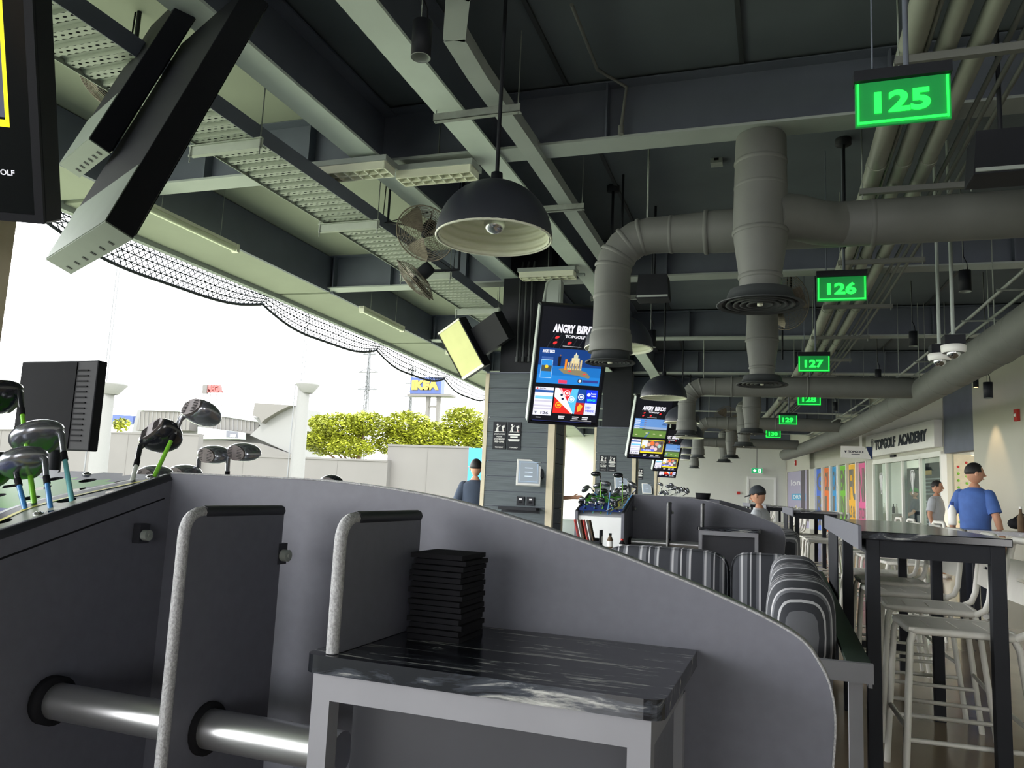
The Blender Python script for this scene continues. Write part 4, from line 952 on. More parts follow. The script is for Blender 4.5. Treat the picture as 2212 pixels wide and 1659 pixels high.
def drop_a(s, t, ztop, lab, big=True):
    z0 = 2.42; r = .165; a = P(s, t, z0+.02)
    pts = [a+UPV*.05, a+UPV*.16, a+UPV*.42, a+UPV*.5, a+UPV*(ztop-z0-.18)]; rs = [r*.78, r*.8, r*1.02, r*1.06, r]
    for i in range(1, 6):
        an = math.pi/2*i/5; pts.append(P(s+.24*(1-math.cos(an)), t, ztop-.16+.24*math.sin(an)-.0)); rs.append(r)
    pts.append(P(s+.62, t, ztop+.08)); rs.append(r)
    o = duct('air_drop', lab, pts, rs, seams=[(a+UPV*.17, UPV, r*.82), (a+UPV*.47, UPV, r*1.06), (a+UPV*.78, UPV, r), (a+UPV*.95, UPV, r)])
    diffuser(o, Vector((0, 0, -.07)), .27)
    G().tube([(0, .1, ztop-z0+.10), (0, .1, ZC-z0-.07)], .006, 6).build('hanger_rod', 'galv', o); G().tube([(-.05, .05, ztop-z0+.1), (-.03, .06, ztop-z0+.24), (.05, .1, ztop-z0+.24)], .006, 6).build('hook', 'galv', o)
    return o
drop_a(5.2, -.17, 3.56, 'tall grey duct drop with round diffuser below the long rod')
for i, s in enumerate((8.9, 15.6, 19.4, 25, 28)):
    drop_a(s, -.17, 3.3, ('narrower grey duct drop directly behind the tallest one', 'grey duct drop in the far cluster', 'grey duct drop in the far cluster', 'grey duct drop in the far cluster', 'grey duct drop in the far cluster')[i])['group'] = 'duct drops along the hall'
def branch(s, lab, z=2.98, r=.155):
    r2 = .135; t0 = -1.23; pts = []; rs = []
    for t in (2.0, 1.2, .6, .0, -.5): pts.append(P(s, t, z)); rs.append(r)
    pts.append(P(s, -.56, z)); rs.append(r2+.012)
    pts.append(P(s, -.85, z)); rs.append(r2)
    for i in range(0, 5):
        an = math.pi/2*i/4; pts.append(P(s, t0+.28-.28*math.sin(an)*1.0, z-.28+.28*math.cos(an))); rs.append(r2)
    for zz, rr in ((2.36, r2), (2.33, r2+.02), (2.24, r2+.022), (2.2, r2+.03)): pts.append(P(s, t0, zz)); rs.append(rr)
    lat = P(s, 1)-P(s, 0)
    o = duct('air_branch', lab, pts, rs, seams=[(P(s, -.55, z), lat, r+.002), (P(s, -.8, z), lat, r2), (P(s, t0, 2.62), UPV, r2), (P(s, t0, 2.36), UPV, r2+.004), (P(s, .55, z), lat, r)]+[(P(s, t0+.28-.28*math.sin(a), z-.28+.28*math.cos(a)), (math.cos(a), 0, math.sin(a)), r2) for a in (.25, .65, 1.05, 1.4)])
    d = P(s, t0, 2.12)-P(s, 2.0, z); diffuser(o, d, .18)
    G().tube([P(s, t0+.25, z+r2)-P(s, 2.0, z), P(s, t0+.25, ZC)-P(s, 2.0, z)], .007, 6).build('hanger_rod', 'galv', o)
    return o
branch(5.62, 'grey branch duct with segmented elbow beside the first game screen', 3.08); branch(12.5, 'second branch duct with segmented elbow beyond the lamps', 2.90); branch(19.5, 'far branch duct with elbow')['group'] = 'far branch ducts'; branch(26.4, 'far branch duct with elbow')['group'] = 'far branch ducts'
pts = [P(5.62, .35, 3.08), P(5.5, .2, 3.06), P(5.3, .05, 3.04), P(5.2, -.1, 3.02)]
duct('branch_elbow', 'short dark elbow joining the tall drop to its branch duct', pts, .15, 'duct')
pts = [P(s, 2.15, 2.86) for s in [-4+2*i for i in range(18)]]
sm = [(P(s, 2.15, 2.86), (0, 1, 0), .2) for s in (7.4, 8.2, 9.0, 9.8, 10.6, 11.4, 13.4, 14.2, 15.4, 16.6, 18, 19.5, 21)]
mo = duct('main_duct', 'long round main duct running along the right side', pts, .2, 'duct', sm)
for s in (8.5, 12, 16, 20):
    for t in (1.98, 2.32): G().tube([P(s, t, 2.86)-P(-4, 2.15, 2.86), P(s, t, ZC)-P(-4, 2.15, 2.86)], .006, 6).build('hanger_rod', 'galv', mo)

# ------------------------------------------------------------------ pipes and hangers
for t, r, m, lab in ((.57, .062, 'pipe', 'thick pale service pipe, leftmost of the bundle above the number signs'), (.73, .05, 'pipe', 'middle service pipe of the overhead bundle'), (.88, .05, 'pipe', 'right service pipe of the overhead bundle'), (.645, .012, 'galv', 'thin conduit between the service pipes'), (1.0, .014, 'duct', 'thin dark conduit beside the pipe bundle'), (1.06, .014, 'duct', 'outer thin dark conduit beside the pipe bundle'), (1.13, .014, 'duct', 'outermost thin dark conduit of the pipe bundle')):
    o = thing('service_pipe', lab, 'pipe', P(-2, t, 3.45)); G().tube([P(s, t, 3.45)-P(-2, t, 3.45) for s in [-2+1.6*i for i in range(20)]], r, 14).build('pipe', m, o)
    if r > .04:
        for s in (1.9, 3.4, 5.5, 7.6, 9.7, 11.8): G().tube([P(s-.03, t, 3.45)-P(-2, t, 3.45), P(s+.03, t, 3.45)-P(-2, t, 3.45)], r+.006, 14).build('coupling', m, o)
for i in range(9):
    s = 4.05+1.75*i; o = hall('pipe_hanger', 'steel channel hanger carrying the overhead pipe bundle', 'hanger', s, .85, 3.35, group='pipe hangers under the bundle')
    g = G(); g.box(-.36, .36, -.02, .02, 0, .006); g.box(-.36, .36, -.02, -.015, .006, .04); g.box(-.36, .36, .015, .02, .006, .04); g.build('channel', 'duct', o)
    for x in (-.34, .34): G().tube([(x, 0, -.03), (x, 0, ZC-3.35)], .005, 6).build('rod', 'galv', o)
# kinked trunking beside the second girder
o = thing('trunking', 'kinked pale metal trunking along the girder', 'trunking', P(2.4, -1.72, 3.56)); p0 = P(2.4, -1.72, 3.56); path = [(2.95, -1.15), (3.25, -1.55), (3.6, -1.72), (4.0, -1.74), (5.0, -1.74), (8.2, -1.74)]
g = G()
for (s, t), (s2, t2) in zip(path, path[1:]):
    a, b = P(s, t, 3.56)-p0, P(s2, t2, 3.56)-p0; d = (b-a).normalized(); n = Vector((d.y, -d.x, 0))*.06
    g.add([a-n, a+n, b+n, b-n, a-n+UPV*.09, a+n+UPV*.09, b+n+UPV*.09, b-n+UPV*.09], [(0, 3, 2, 1), (4, 5, 6, 7), (0, 1, 5, 4), (2, 3, 7, 6), (0, 4, 7, 3), (1, 2, 6, 5)])
g.build('duct_run', 'steel_grey', o)
o = thing('trunking', 'pale metal trunking crossing to the right above the pendant rod', 'trunking', P(2.95, -1.15, 3.56)); a, b = Vector(), P(3.55, 2.5, 3.56)-P(2.95, -1.15, 3.56)
n = Vector((-b.y, b.x, 0)).normalized()*.06; G().add([-n, n, b+n, b-n, -n+UPV*.09, n+UPV*.09, b+n+UPV*.09, b-n+UPV*.09], [(0, 3, 2, 1), (4, 5, 6, 7), (0, 1, 5, 4), (2, 3, 7, 6), (0, 4, 7, 3), (1, 2, 6, 5)]).build('duct_run', 'steel_grey', o)
for i, s in enumerate((4.35, 6.1, 9.2)):
    o = hall('strut_bracket', ('pale channel bracket across the girder, behind the lamp rod', 'pale channel bracket across the girder, above the dome lamp', 'pale channel bracket across the girder beyond the first pillar')[i], 'bracket', s, -1.9, 3.5)
    g = G(); g.box(-.27, .32, -.02, .02, 0, .006); g.box(-.27, .32, -.02, -.015, 0, .05); g.build('channel', 'galv', o)
    for x in (-.26, .30): G().tube([(x, 0, -.01), (x, 0, .55)], .004, 6).build('rod', 'galv', o)

# ------------------------------------------------------------------ perforated cable tray
TZ, T0, T1 = 3.34, -3.70, -3.25
ct = hall('cable_tray', 'wide perforated metal cable tray hung beside the pale girder', 'cable tray', 0, 0, 0); ct.rotation_euler = (0, 0, 0); ct.location = P(2, T0, TZ); b0 = P(2, T0, TZ)
nh = 9; pw = (T1-T0)/nh; rib = G(); N = 8
for i in range(nh):
    c0 = (T0-T0+pw*(i+.5), .033); 
    ring = [(c0[0]+.0135*math.cos(6.2832*q/N), c0[1]+.0075*math.sin(6.2832*q/N)) for q in range(N)]; out = []
    for q in range(N):
        a = 6.2832*q/N; dx, dy = math.cos(a), math.sin(a); m = min(pw/2/abs(dx) if abs(dx) > 1e-6 else 9, .033/abs(dy) if abs(dy) > 1e-6 else 9); out.append((c0[0]+dx*m, c0[1]+dy*m))
    for q in range(N):
        q2 = (q+1) % N; rib.poly([(*ring[q], 0), (*ring[q2], 0), (*out[q2], 0), (*out[q], 0)])
    for q in range(0, N, 2): rib.poly([(*out[q], 0), (*out[(q+1) % N], 0), (*out[(q+2) % N], 0)]) if False else None
Wt = T1-T0
rib.poly([(0, .066, 0), (Wt, .066, 0), (Wt, .076, .018), (0, .076, .018)]); rib.poly([(0, .076, .018), (Wt, .076, .018), (Wt, .112, .018), (0, .112, .018)]); rib.poly([(0, .112, .018), (Wt, .112, .018), (Wt, .122, 0), (0, .122, 0)])
rm = rib.mesh('rib'); rm.materials.append(MATS['tray_grey'])
k = 0; s = 1.2
while s < 14:
    o = link('rib', rm, ct, P(s, T0, TZ)-b0); o.rotation_euler = (0, 0, -phi(s)); s += .122; k += 1
g = strip(T0, T1, TZ+.1, 1.0, 14.2, 2, .004); g.v = [v-b0 for v in g.v]; g.build('tray_lid', 'steel_dark', ct)
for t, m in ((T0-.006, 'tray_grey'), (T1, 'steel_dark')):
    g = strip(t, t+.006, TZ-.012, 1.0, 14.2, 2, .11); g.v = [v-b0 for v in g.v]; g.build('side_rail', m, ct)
for i in range(7):
    s = 3.98+1.6*i-1.6*1; o = hall('tray_bracket', 'pale channel bracket with drop rods carrying the perforated tray', 'bracket', s, (T0+T1)/2, TZ-.075, group='brackets under the perforated tray')
    g = G(); g.box(-.29, .29, -.02, .02, 0, .006); g.box(-.29, .29, -.02, -.014, .006, .06); g.box(-.29, .29, -.035, -.014, .06, .066); g.build('channel', 'tray_grey', o)
    for x in (-.275, .275): r_ = G().tube([(x, -.027, -.05), (x, -.027, ZC-TZ)], .0045, 6).build('rod', 'galv', o); G().tube([(x, -.027, -.012), (x, -.027, 0)], .012, 6).build('nut', 'galv', r_)
# egg-crate louvre boxes
for i, (s, t, lab) in enumerate(((5.15, -2.5, 'white cell louvre box between the girders, above the dome lamp'), (4.95, -3.1, 'shaded cell louvre box beside the perforated tray'), (8.0, -2.4, 'cell louvre box above the first pillar'))):
    o = hall('louvre_box', lab, 'louvre', s, t, 3.46); Wl = .30
    g = G()
    for a in range(8): x = -Wl+2*Wl*a/7; g.box(x-.006, x+.006, -.08, .08, 0, .06)
    for b in range(3): y = -.08+.08*b; g.box(-Wl, Wl, y-.006, y+.006, 0, .06)
    g.build('cells', 'lamp_white', o); G().box(-Wl-.02, Wl+.02, -.1, .1, .06, .10).build('case', 'steel_grey', o)
    G().tube([(0, 0, .1), (0, 0, ZC-3.46)], .005, 6).build('rod', 'galv', o)

# ------------------------------------------------------------------ fans
def fan(c, n, lab, top, cat_rot=0, r=.24):
    c = Vector(c); o = thing('caged_fan', lab, 'fan', c); n = Vector(n).normalized(); q = n.to_track_quat('Z', 'Y'); M = q.to_matrix().to_4x4()
    g = G(); 
    for rr, z in [(r*(.12+.88*i/13), .075*(1-(i/13)**2)) for i in range(14)]:
        g.tube([M @ Vector((rr*math.cos(a), rr*math.sin(a), z)) for a in [6.2832*j/28 for j in range(28)]], .0019, 4, closed=True)
    for j in range(12):
        a = 6.2832*j/12; g.tube([M @ Vector((rr*math.cos(a), rr*math.sin(a), .075*(1-(rr/r)**2))) for rr in (.03, r*.5, r*.8, r)], .0018, 4)
    g.build('front_cage', 'wire_brown', o)
    g = G()
    for rr, z in [(r*(.3+.7*i/10), -.075*(1-(i/10)**2)) for i in range(11)]:
        g.tube([M @ Vector((rr*math.cos(a), rr*math.sin(a), z)) for a in [6.2832*j/28 for j in range(28)]], .0019, 4, closed=True)
    for j in range(12):
        a = 6.2832*j/12; g.tube([M @ Vector((rr*math.cos(a), rr*math.sin(a), -.075*(1-(max(rr, .3*r)/r)**2))) for rr in (.06, r*.5, r*.8, r)], .0018, 4)
    g.build('rear_cage', 'wire_brown', o)
    G().tube([M @ Vector((r*math.cos(a), r*math.sin(a), 0)) for a in [6.2832*j/36 for j in range(36)]], .006, 6, closed=True).build('rim', 'wire_brown', o)
    for j in range(3):
        a = 6.2832*j/3; vs = []
        for i in range(6):
            u = i/5; rr = .03+u*(r*.85); wd_ = .35+.5*math.sin(u*2.4); 
            for sg in (-1, 1): vs.append(M @ Vector((rr*math.cos(a+sg*wd_*.6), rr*math.sin(a+sg*wd_*.6), sg*.022)))
        G().add(vs, [(2*i, 2*i+1, 2*i+3, 2*i+2) for i in range(5)], True).build('blade', 'wire_brown', o)
    G().lathe([(0, .03), (.03, .025), (.035, -.03)], 14, M).build('hub', 'black_paint', o)
    mt = G().lathe([(.0, -.20), (.05, -.195), (.062, -.17), (.064, -.09), (.05, -.05), (0, -.05)], 18, M).build('motor', 'black_paint', o)
    G().lathe([(0, -.2), (.0, -.2)], 3, M); 
    b = M @ Vector((0, 0, -.16)); tp = Vector(top)-c
    G().tube([b, b+Vector((.06, .02, -.02)), Vector((tp.x, tp.y, b.z-.0)), tp], .014, 8).build('bracket_arm', 'black_paint', o)
    G().tube([M @ Vector((0, .05, -.18)), M @ Vector((0, .1, -.26)), Vector((tp.x-.05, tp.y, .1)), tp-Vector((.03, 0, 0))], .006, 6).build('cable', 'rubber', o)
    return o
f1 = at(918, 505, 5.8); fan(f1, (.05, -.75, -.65), 'caged fan facing the hall, just left of the largest dome lamp', f1+Vector((-.33, -.05, ZC-f1.z)), r=.25)
f2 = at(897, 605, 6.3); fan(f2, (-.72, -.1, -.68), 'lower caged fan tilted to the field, below the other fan', f2+Vector((.38, .1, ZC-f2.z)), r=.24)
f0 = at(225, 190, 3.4); fan(f0, (-.5, -.3, -.8), 'caged fan peeping out beside the big tilted screen', f0+Vector((.1, .1, ZC-f0.z)), r=.2)
f3 = at(1690, 650, 9.4); fan(f3, (-.55, -.75, -.35), 'large dim caged fan behind the tall duct drop', f3+Vector((.1, .2, ZC-f3.z)), r=.34)
f4 = at(1570, 905, 22); fan(f4, (.2, -.9, -.1), 'far dim caged fan among the duct drops', f4+Vector((.1, .1, ZC-f4.z)), r=.34)

# ------------------------------------------------------------------ small ceiling kit
def can_light(s, t, z, lab, lit=False):
    o = hall('can_light', lab, 'light', s, t, z, group='black cylinder downlights'); r = .05
    G().lathe([(r-.004, 0), (r, 0), (r, .19), (0, .19)], 24).build('can', 'black_paint', o); G().lathe([(r-.004, 0), (r*.6, .06), (0, .06)], 24).build('reflector', 'steel_grey', o); G().tube([(r*math.cos(a)*.98, r*math.sin(a)*.98, 0) for a in [6.2832*i/24 for i in range(24)]], .002, 5, closed=True).build('rim', 'galv', o)
    G().tube([(-.01, 0, .19), (-.015, 0, ZC-z)], .003, 5).build('suspension_wire', 'galv', o); G().tube([(.025, 0, .19), (.02, .0, .26), (-.005, 0, .32), (-.01, 0, ZC-z)], .004, 5).build('flex', 'rubber', o)
can_light(3.3, -1.76, 3.30, 'black cylinder downlight above the largest dome lamp')
for i, (px, py, s) in enumerate(((2085, 630, 7.6), (1973, 748, 10.8), (1897, 822, 14.2), (1407, 750, 8.6), (1804, 888, 18), (2135, 860, 10.5))):
    q = ST(at(px, py, s)); can_light(q[0], q[1], q[2], ('black cylinder downlight hanging left of the pale wall', 'black cylinder downlight left of the dome cameras', 'black cylinder downlight above the round main duct', 'black cylinder downlight beside the second dome lamp', 'small far cylinder downlight under the main duct', 'cylinder downlight close to the pale wall')[i])
for i, (px, py, s) in enumerate(((2060, 768, 6.6), (2030, 785, 7.1))):
    q = ST(at(px, py, s)); o = hall('dome_camera', ('larger white dome camera on a long stem', 'white dome camera just behind the larger one')[i], 'camera', q[0], q[1], q[2])
    G().lathe([(.075, .02), (.085, .03), (.088, .075), (.08, .08), (0, .08)], 24).build('housing', 'white_board', o); G().blob((0, 0, .025), (.05, .05, .05), 18, 10).build('dome', 'chrome', o); G().box(-.07, .07, -.07, .07, .08, .15).build('back_box', 'black_paint', o); G().tube([(0, 0, .15), (0, 0, ZC-q[2])], .014, 10).build('stem', 'steel_grey', o)
# ladder tray with lights, right
lt0 = P(4, 1.9, 3.05); o = thing('lighting_track', 'pale ladder tray beside the round main duct', 'cable tray', lt0)
for t in (1.78, 1.98): G().tube([P(s, t, 3.05)-lt0 for s in [4+1.5*i for i in range(14)]], .016, 6).build('rail', 'galv', o)
for i in range(16): s = 5+1.2*i; G().tube([P(s, 1.72, 3.03)-lt0, P(s, 2.06, 3.03)-lt0], .010, 5).build('rung', 'galv', o)
for i in range(6):
    s = 6+3*i
    for t in (1.72, 2.06): G().tube([P(s, t, 3.03)-lt0, P(s, t, ZC)-lt0], .004, 5).build('rod', 'galv', o)
for i, (px, py, s) in enumerate(((1548, 356, 6.6), (1349, 398, 7.3))):
    q = ST(at(px, py, s)); z = ZC-.12; q = ST(at(px, py, s)); o = hall('junction_box', ('small pale junction box on the ceiling above the branch duct', 'small pale junction box on the ceiling beside the thin rod')[i], 'junction box', q[0], q[1], q[2]); G().box(-.05, .05, -.05, .05, 0, .06).build('box', 'galv', o); G().tube([(0, 0, .06), (0, 0, ZC-q[2])], .008, 6).build('stem', 'steel_dark', o); G().box(-.02, .02, -.053, -.05, .02, .04).build('plate', 'rubber', o)
for i, (px, py, s) in enumerate(((1326, 362, 7.0), (1822, 340, 6.4), (1690, 640, 11.5))):
    q = ST(at(px, py, s)); o = hall('drop_pole', 'thin black drop pole with round ceiling plate', 'pole', q[0], q[1], 3.15, group='black drop poles'); G().tube([(0, 0, 0), (0, 0, ZC-3.15)], .013, 8).build('pole', 'black_paint', o); G().lathe([(0, ZC-3.2), (.06, ZC-3.2), (.06, ZC-3.15)], 16).build('plate', 'black_paint', o)
for i, (px, py, s, lab) in enumerate(((1412, 650, 7.6, 'square black ceiling speaker behind the branch elbow'), (2165, 390, 4.6, 'dark speaker box near the pale upper wall'))):
    q = ST(at(px, py, s)); o = hall('speaker_box', lab, 'speaker', q[0], q[1], q[2]); G().prism([(-.16, -.12, 0), (.16, -.12, 0), (.14, -.12, .24), (-.14, -.12, .24)], (0, .22, 0)).build('cabinet', 'black_paint', o, .006); G().box(-.15, .15, -.13, -.12, .01, .03).build('trim', 'steel_grey', o); G().tube([(0, 0, .24), (0, 0, ZC-q[2])], .012, 8).build('pole', 'black_paint', o)
# conduits across the beams and down the first column
def conduit(lab, pts, r=.012, m='duct'):
    p0 = Vector(pts[0]); o = thing('conduit', lab, 'conduit', p0); G().tube([Vector(p)-p0 for p in pts], r, 8).build('pipe', m, o); G().tube([Vector(pts[-1])-p0-UPV*.03, Vector(pts[-1])-p0+UPV*.03], r+.008, 8).build('end_fitting', m, o)
conduit('bent conduit running over the ceiling and down a cross beam web', [at(1235, 10, 3.9), at(1290, 150, 4.75), P(5.02, -1.05, 3.95), P(5.02, -1.08, 3.64)])
for i in range(3): conduit(('left', 'middle', 'right')[i]+' conduit running down the dark column above the first pillar', [P(8.30, -2.78+.07*i, 3.75), P(8.30, -2.80+.07*i, 3.6), P(8.30, -2.80+.07*i, 2.9), P(8.30, -2.80+.07*i, 2.62)], .014, 'duct_dark')
conduit('curved conduit arching beside the first game screen top', [P(8.05, -2.0, 3.5), P(8.05, -2.3, 3.52), P(8.05, -2.42, 3.42), P(8.05, -2.45, 3.2), P(8.05, -2.45, 2.6)], .018, 'steel_grey')
o = hall('control_box', 'pale metal control box beside the top of the first game screen', 'box', 8.1, -2.42, 2.95); G().box(0, .16, -.06, .06, 0, .5).build('case', 'steel_grey', o); G().box(.02, .14, -.065, -.06, .05, .45).build('door', 'steel_grey', o)
# tube lights under the facade edge
for k in range(5):
    s = (5.8, 9.9, 13.2, 16.8, 20.3)[k]; o = hall('tube_light', ('long tube light under the facade soffit, right of the big tilted screen', 'tube light beside the pale yellow screen', 'far tube light under the soffit', 'far tube light under the soffit', 'far tube light under the soffit')[k], 'light', s, -5.3, 3.47, group='tube lights along the facade')
    G().tube([(0, -.65, 0), (0, .65, 0)], .032, 12).build('diffuser', 'tube_light', o); G().box(-.03, .03, -.66, .66, .02, .05).build('body', 'lamp_white', o)
    for y in (-.66, .62): G().box(-.035, .035, y, y+.04, -.035, .05).build('end_cap', 'lamp_white', o)
    for y in (-.4, .4): G().tube([(0, y, .05), (0, y, ZC-3.49)], .003, 5).build('wire', 'galv', o)
o = hall('flood_lamp', 'small square flood lamp on the dark column, beside the yellow screen', 'lamp', 8.25, -3.12, 2.83); q = G().box(-.05, .05, -.05, .02, 0, .09).build('head', 'galv', o); q.rotation_euler = (R(-25), 0, R(-30)); G().tube([(0, 0, 0), (.05, .05, -.03), (.1, .1, -.03)], .01, 6).build('arm', 'black_paint', o)
# monitor on a post outside, near left
o = hall('bay_monitor', 'dark flat monitor beyond the nearest pillar', 'monitor', 2.6, -3.34, 1.25); M_ = G().box(0, .46, 0, .05, 0, .40).build('case', 'tv_black', o, .006); G().box(.008, .34, -.004, 0, .008, .392).build('rear_recess', 'rubber', o)
g = G()
for i in range(14): g.box(.345, .41, -.004, 0, .04+.024*i, .046+.024*i)
g.build('vents', 'rubber', o); G().tube([(.2, .06, .1), (.2, .06, -1.25)], .03, 10).build('post', 'black_paint', o)

# ------------------------------------------------------------------ safety net along the facade
for k in range(-1, 6):
    a = 5.16+3.52*k; g = G(); n = 40
    def npt(i, j):
        u = i/n; s = a+3.52*u; sag = .12+.22*math.sin(u*math.pi)+.03*math.sin(u*9); return P(s, -6.38-.12*j/4, ZB-.02-sag*j/4)
    for j in range(5): g.tube([npt(i, j) for i in range(n+1)], .007 if j < 4 else .02, 4)
    for i in range(n):
        for j in range(4): g.tube([npt(i, j), npt(min(n, i+1), j+1)], .006, 3, cap=False); g.tube([npt(min(n, i+1), j), npt(i, j+1)], .006, 3, cap=False)
    o = g.build('safety_net', 'net', base=True); o['kind'] = 'stuff'; tag(o, 'sagging dark safety net rolled along the facade edge', 'net', 'safety nets along the facade')
# ------------------------------------------------------------------ people
def skin_mesh(nodes, edges, sub=2):
    me = bpy.data.meshes.new('sk'); names = list(nodes); me.from_pydata([nodes[n][0] for n in names], [(names.index(a), names.index(b)) for a, b in edges], [])
    o = bpy.data.objects.new('sk', me); col.objects.link(o)
    o.modifiers.new('s', 'SKIN'); sv = me.skin_vertices[0].data
    for i, n in enumerate(names): sv[i].radius = (nodes[n][1], nodes[n][1]); sv[i].use_root = (n == names[0])
    m = o.modifiers.new('b', 'SUBSURF'); m.levels = sub; m.render_levels = sub
    r = bpy.data.meshes.new_from_object(o.evaluated_get(bpy.context.evaluated_depsgraph_get()))
    vs = [v.co.copy() for v in r.vertices]; fs = [tuple(p.vertices) for p in r.polygons]
    bpy.data.objects.remove(o); bpy.data.meshes.remove(me); bpy.data.meshes.remove(r); return vs, fs
def loft(g, rings, n=20, cap=True):
    vs = []; 
    for (c, rx, ry) in rings:
        for j in range(n): a = 6.2832*j/n; vs.append((c[0]+rx*math.cos(a), c[1]+ry*math.sin(a), c[2]))
    k = len(rings); g.add(vs, [(i*n+j, i*n+(j+1) % n, (i+1)*n+(j+1) % n, (i+1)*n+j) for i in range(k-1) for j in range(n)], True)
    if cap: g.add(vs[:n], [tuple(range(n-1, -1, -1))]); g.add(vs[-n:], [tuple(range(n))])
def person(lab, loc, rz, shirt, elbows, wrists, headturn=0, hair='short', sit=False, h=1.0, trousers='trouser', cap=None, headtilt=0):
    o = thing('person', lab, 'person', loc, rz); zs = -.42 if sit else 0    # sitting lowers the trunk
    V = lambda x, y, z: (x*h, y*h, (z+zs)*h)
    hip = .95
    N = {'pel': (V(0, 0, hip), .11), 'waist': (V(0, 0, 1.08), .105), 'chest': (V(0, .01, 1.26), .12), 'uch': (V(0, 0, 1.38), .10), 'neck': (V(0, .01, 1.48), .055), 'hb': (V(0, .02, 1.56), .055)}
    Ed = [('pel', 'waist'), ('waist', 'chest'), ('chest', 'uch'), ('uch', 'neck'), ('neck', 'hb')]
    for i, sx_ in enumerate((-1, 1)):
        t = 'lr'[i]; el, wr = elbows[i], wrists[i]
        N['sh'+t] = (V(sx_*.155, -.005, 1.385), .05); N['el'+t] = (V(*el), .043); N['wr'+t] = (V(*wr), .028)
        Ed += [('uch', 'sh'+t), ('sh'+t, 'el'+t), ('el'+t, 'wr'+t)]
        d = (Vector(wr)-Vector(el)).normalized(); side = d.cross(Vector((sx_, 0, 0.0)) if abs(d.x) < .8 else Vector((0, 1, 0))); side.normalize(); thin = side
        pm = Vector(wr)+d*.06; N['pm'+t] = (V(*pm), .033); Ed += [('wr'+t, 'pm'+t)]
        for f in range(4):
            L_ = (.07, .08, .075, .058)[f]; b = pm+d*.03+thin*(.024-.016*f); m_ = b+d*L_*.5+Vector((-sx_*.006, .004, 0)); e = m_+d*L_*.45+Vector((-sx_*.014, .008, 0))
            for nm, p_, rr in (('a', b, .0095), ('b', m_, .009), ('c', e, .0075)): N['f%d%s%s' % (f, nm, t)] = (V(*p_), rr)
            Ed += [('pm'+t, 'f%da%s' % (f, t)), ('f%da%s' % (f, t), 'f%db%s' % (f, t)), ('f%db%s' % (f, t), 'f%dc%s' % (f, t))]
        b = Vector(wr)+d*.03+thin*.03; e = b+d*.035+thin*.02; e2 = e+d*.03+thin*.004
        for nm, p_, rr in (('a', b, .012), ('b', e, .010), ('c', e2, .008)): N['th%s%s' % (nm, t)] = (V(*p_), rr)
        Ed += [('wr'+t, 'tha'+t), ('tha'+t, 'thb'+t), ('thb'+t, 'thc'+t)]
        if sit: kn, an, to = (sx_*.11, .42, hip+.02), (sx_*.11, .44, hip-.44), (sx_*.11, .58, hip-.50)
        else: kn, an, to = (sx_*.10, .025, .5), (sx_*.105, -.01, .08), (sx_*.12, .14, .035)
        N['hp'+t] = (V(sx_*.09, 0, .90 if not sit else .93), .09); N['kn'+t] = (V(*kn), .058); N['an'+t] = (V(*an), .04); N['to'+t] = (V(*to), .035)
        Ed += [('pel', 'hp'+t), ('hp'+t, 'kn'+t), ('kn'+t, 'an'+t), ('an'+t, 'to'+t)]
    vs, fs = skin_mesh(N, Ed, 1)
    g = G(); g.add(vs, fs, True)
    hc = Vector(V(0, .03, 1.655)); HM = Matrix.Translation(hc) @ Matrix.Rotation(headturn, 4, 'Z') @ Matrix.Rotation(headtilt, 4, 'X')
    def hf(d): return Vector((d.x*(1-.18*max(0, -d.z)), d.y*(1.0-.1*max(0, -d.z)), d.z))
    g.M = HM; g.blob((0, 0, 0), (.078*h, .098*h, .118*h), 22, 16, 0, hf)
    g.tube([(0, .088*h, .012*h), (0, .112*h, -.022*h), (0, .098*h, -.032*h)], [.008*h, .014*h, .01*h], 8)
    for sx_ in (-1, 1): g.blob((sx_*.079*h, -.005*h, -.005*h), (.014*h, .022*h, .033*h), 10, 8)
    g.blob((0, .086*h, -.062*h), (.026*h, .012*h, .008*h), 10, 6); g.M = None
    body = g.build('body', 'skin', o)
    for sx_ in (-1, 1): q = G(); q.M = HM; q.blob((sx_*.031*h, .084*h, .012*h), (.012*h, .008*h, .007*h), 10, 6); q.build('eye', 'rubber', o)
    g = G(); g.M = HM
    def hairf(d):
        d = hf(d)
        if d.z < -.05: d.z = -.05-.35*(abs(d.z)-.05) if d.y < .1 else -.0
        if d.y > .55 and d.z < .55: d.y = .55
        return d
    g.blob((0, -.008*h, .014*h), (.087*h, .106*h, .12*h), 22, 14, 0, hairf); g.build('hair', 'hair', o)
    if cap:
        g = G(); g.M = HM; g.blob((0, -.004*h, .03*h), (.094*h, .112*h, .108*h), 22, 14, 0, lambda d: Vector((d.x, d.y, max(d.z, -.05)))); c_ = g.build('cap', cap, o)
        g = G(); g.M = HM; g.add([(x*h, y*h, z*h) for x, y, z in [(-.075, .07, .03), (-.05, .15, .022), (0, .185, .018), (.05, .15, .022), (.075, .07, .03), (0, .06, .04), (-.075, .07, .024), (-.05, .15, .016), (0, .185, .012), (.05, .15, .016), (.075, .07, .024)]], [(0, 5, 4, 3, 2, 1), (6, 7, 8, 9, 10), (0, 1, 7, 6), (1, 2, 8, 7), (2, 3, 9, 8), (3, 4, 10, 9)]); g.build('peak', cap, c_)
    g = G(); loft(g, [(V(0, 0, .90), .178*h, .128*h), (V(0, 0, 1.0), .165*h, .122*h), (V(0, 0, 1.1), .165*h, .122*h), (V(0, .01, 1.25), .188*h, .135*h), (V(0, .0, 1.36), .196*h, .125*h), (V(0, -.005, 1.425), .182*h, .112*h), (V(0, 0, 1.465), .125*h, .088*h), (V(0, .005, 1.49), .068*h, .068*h)])
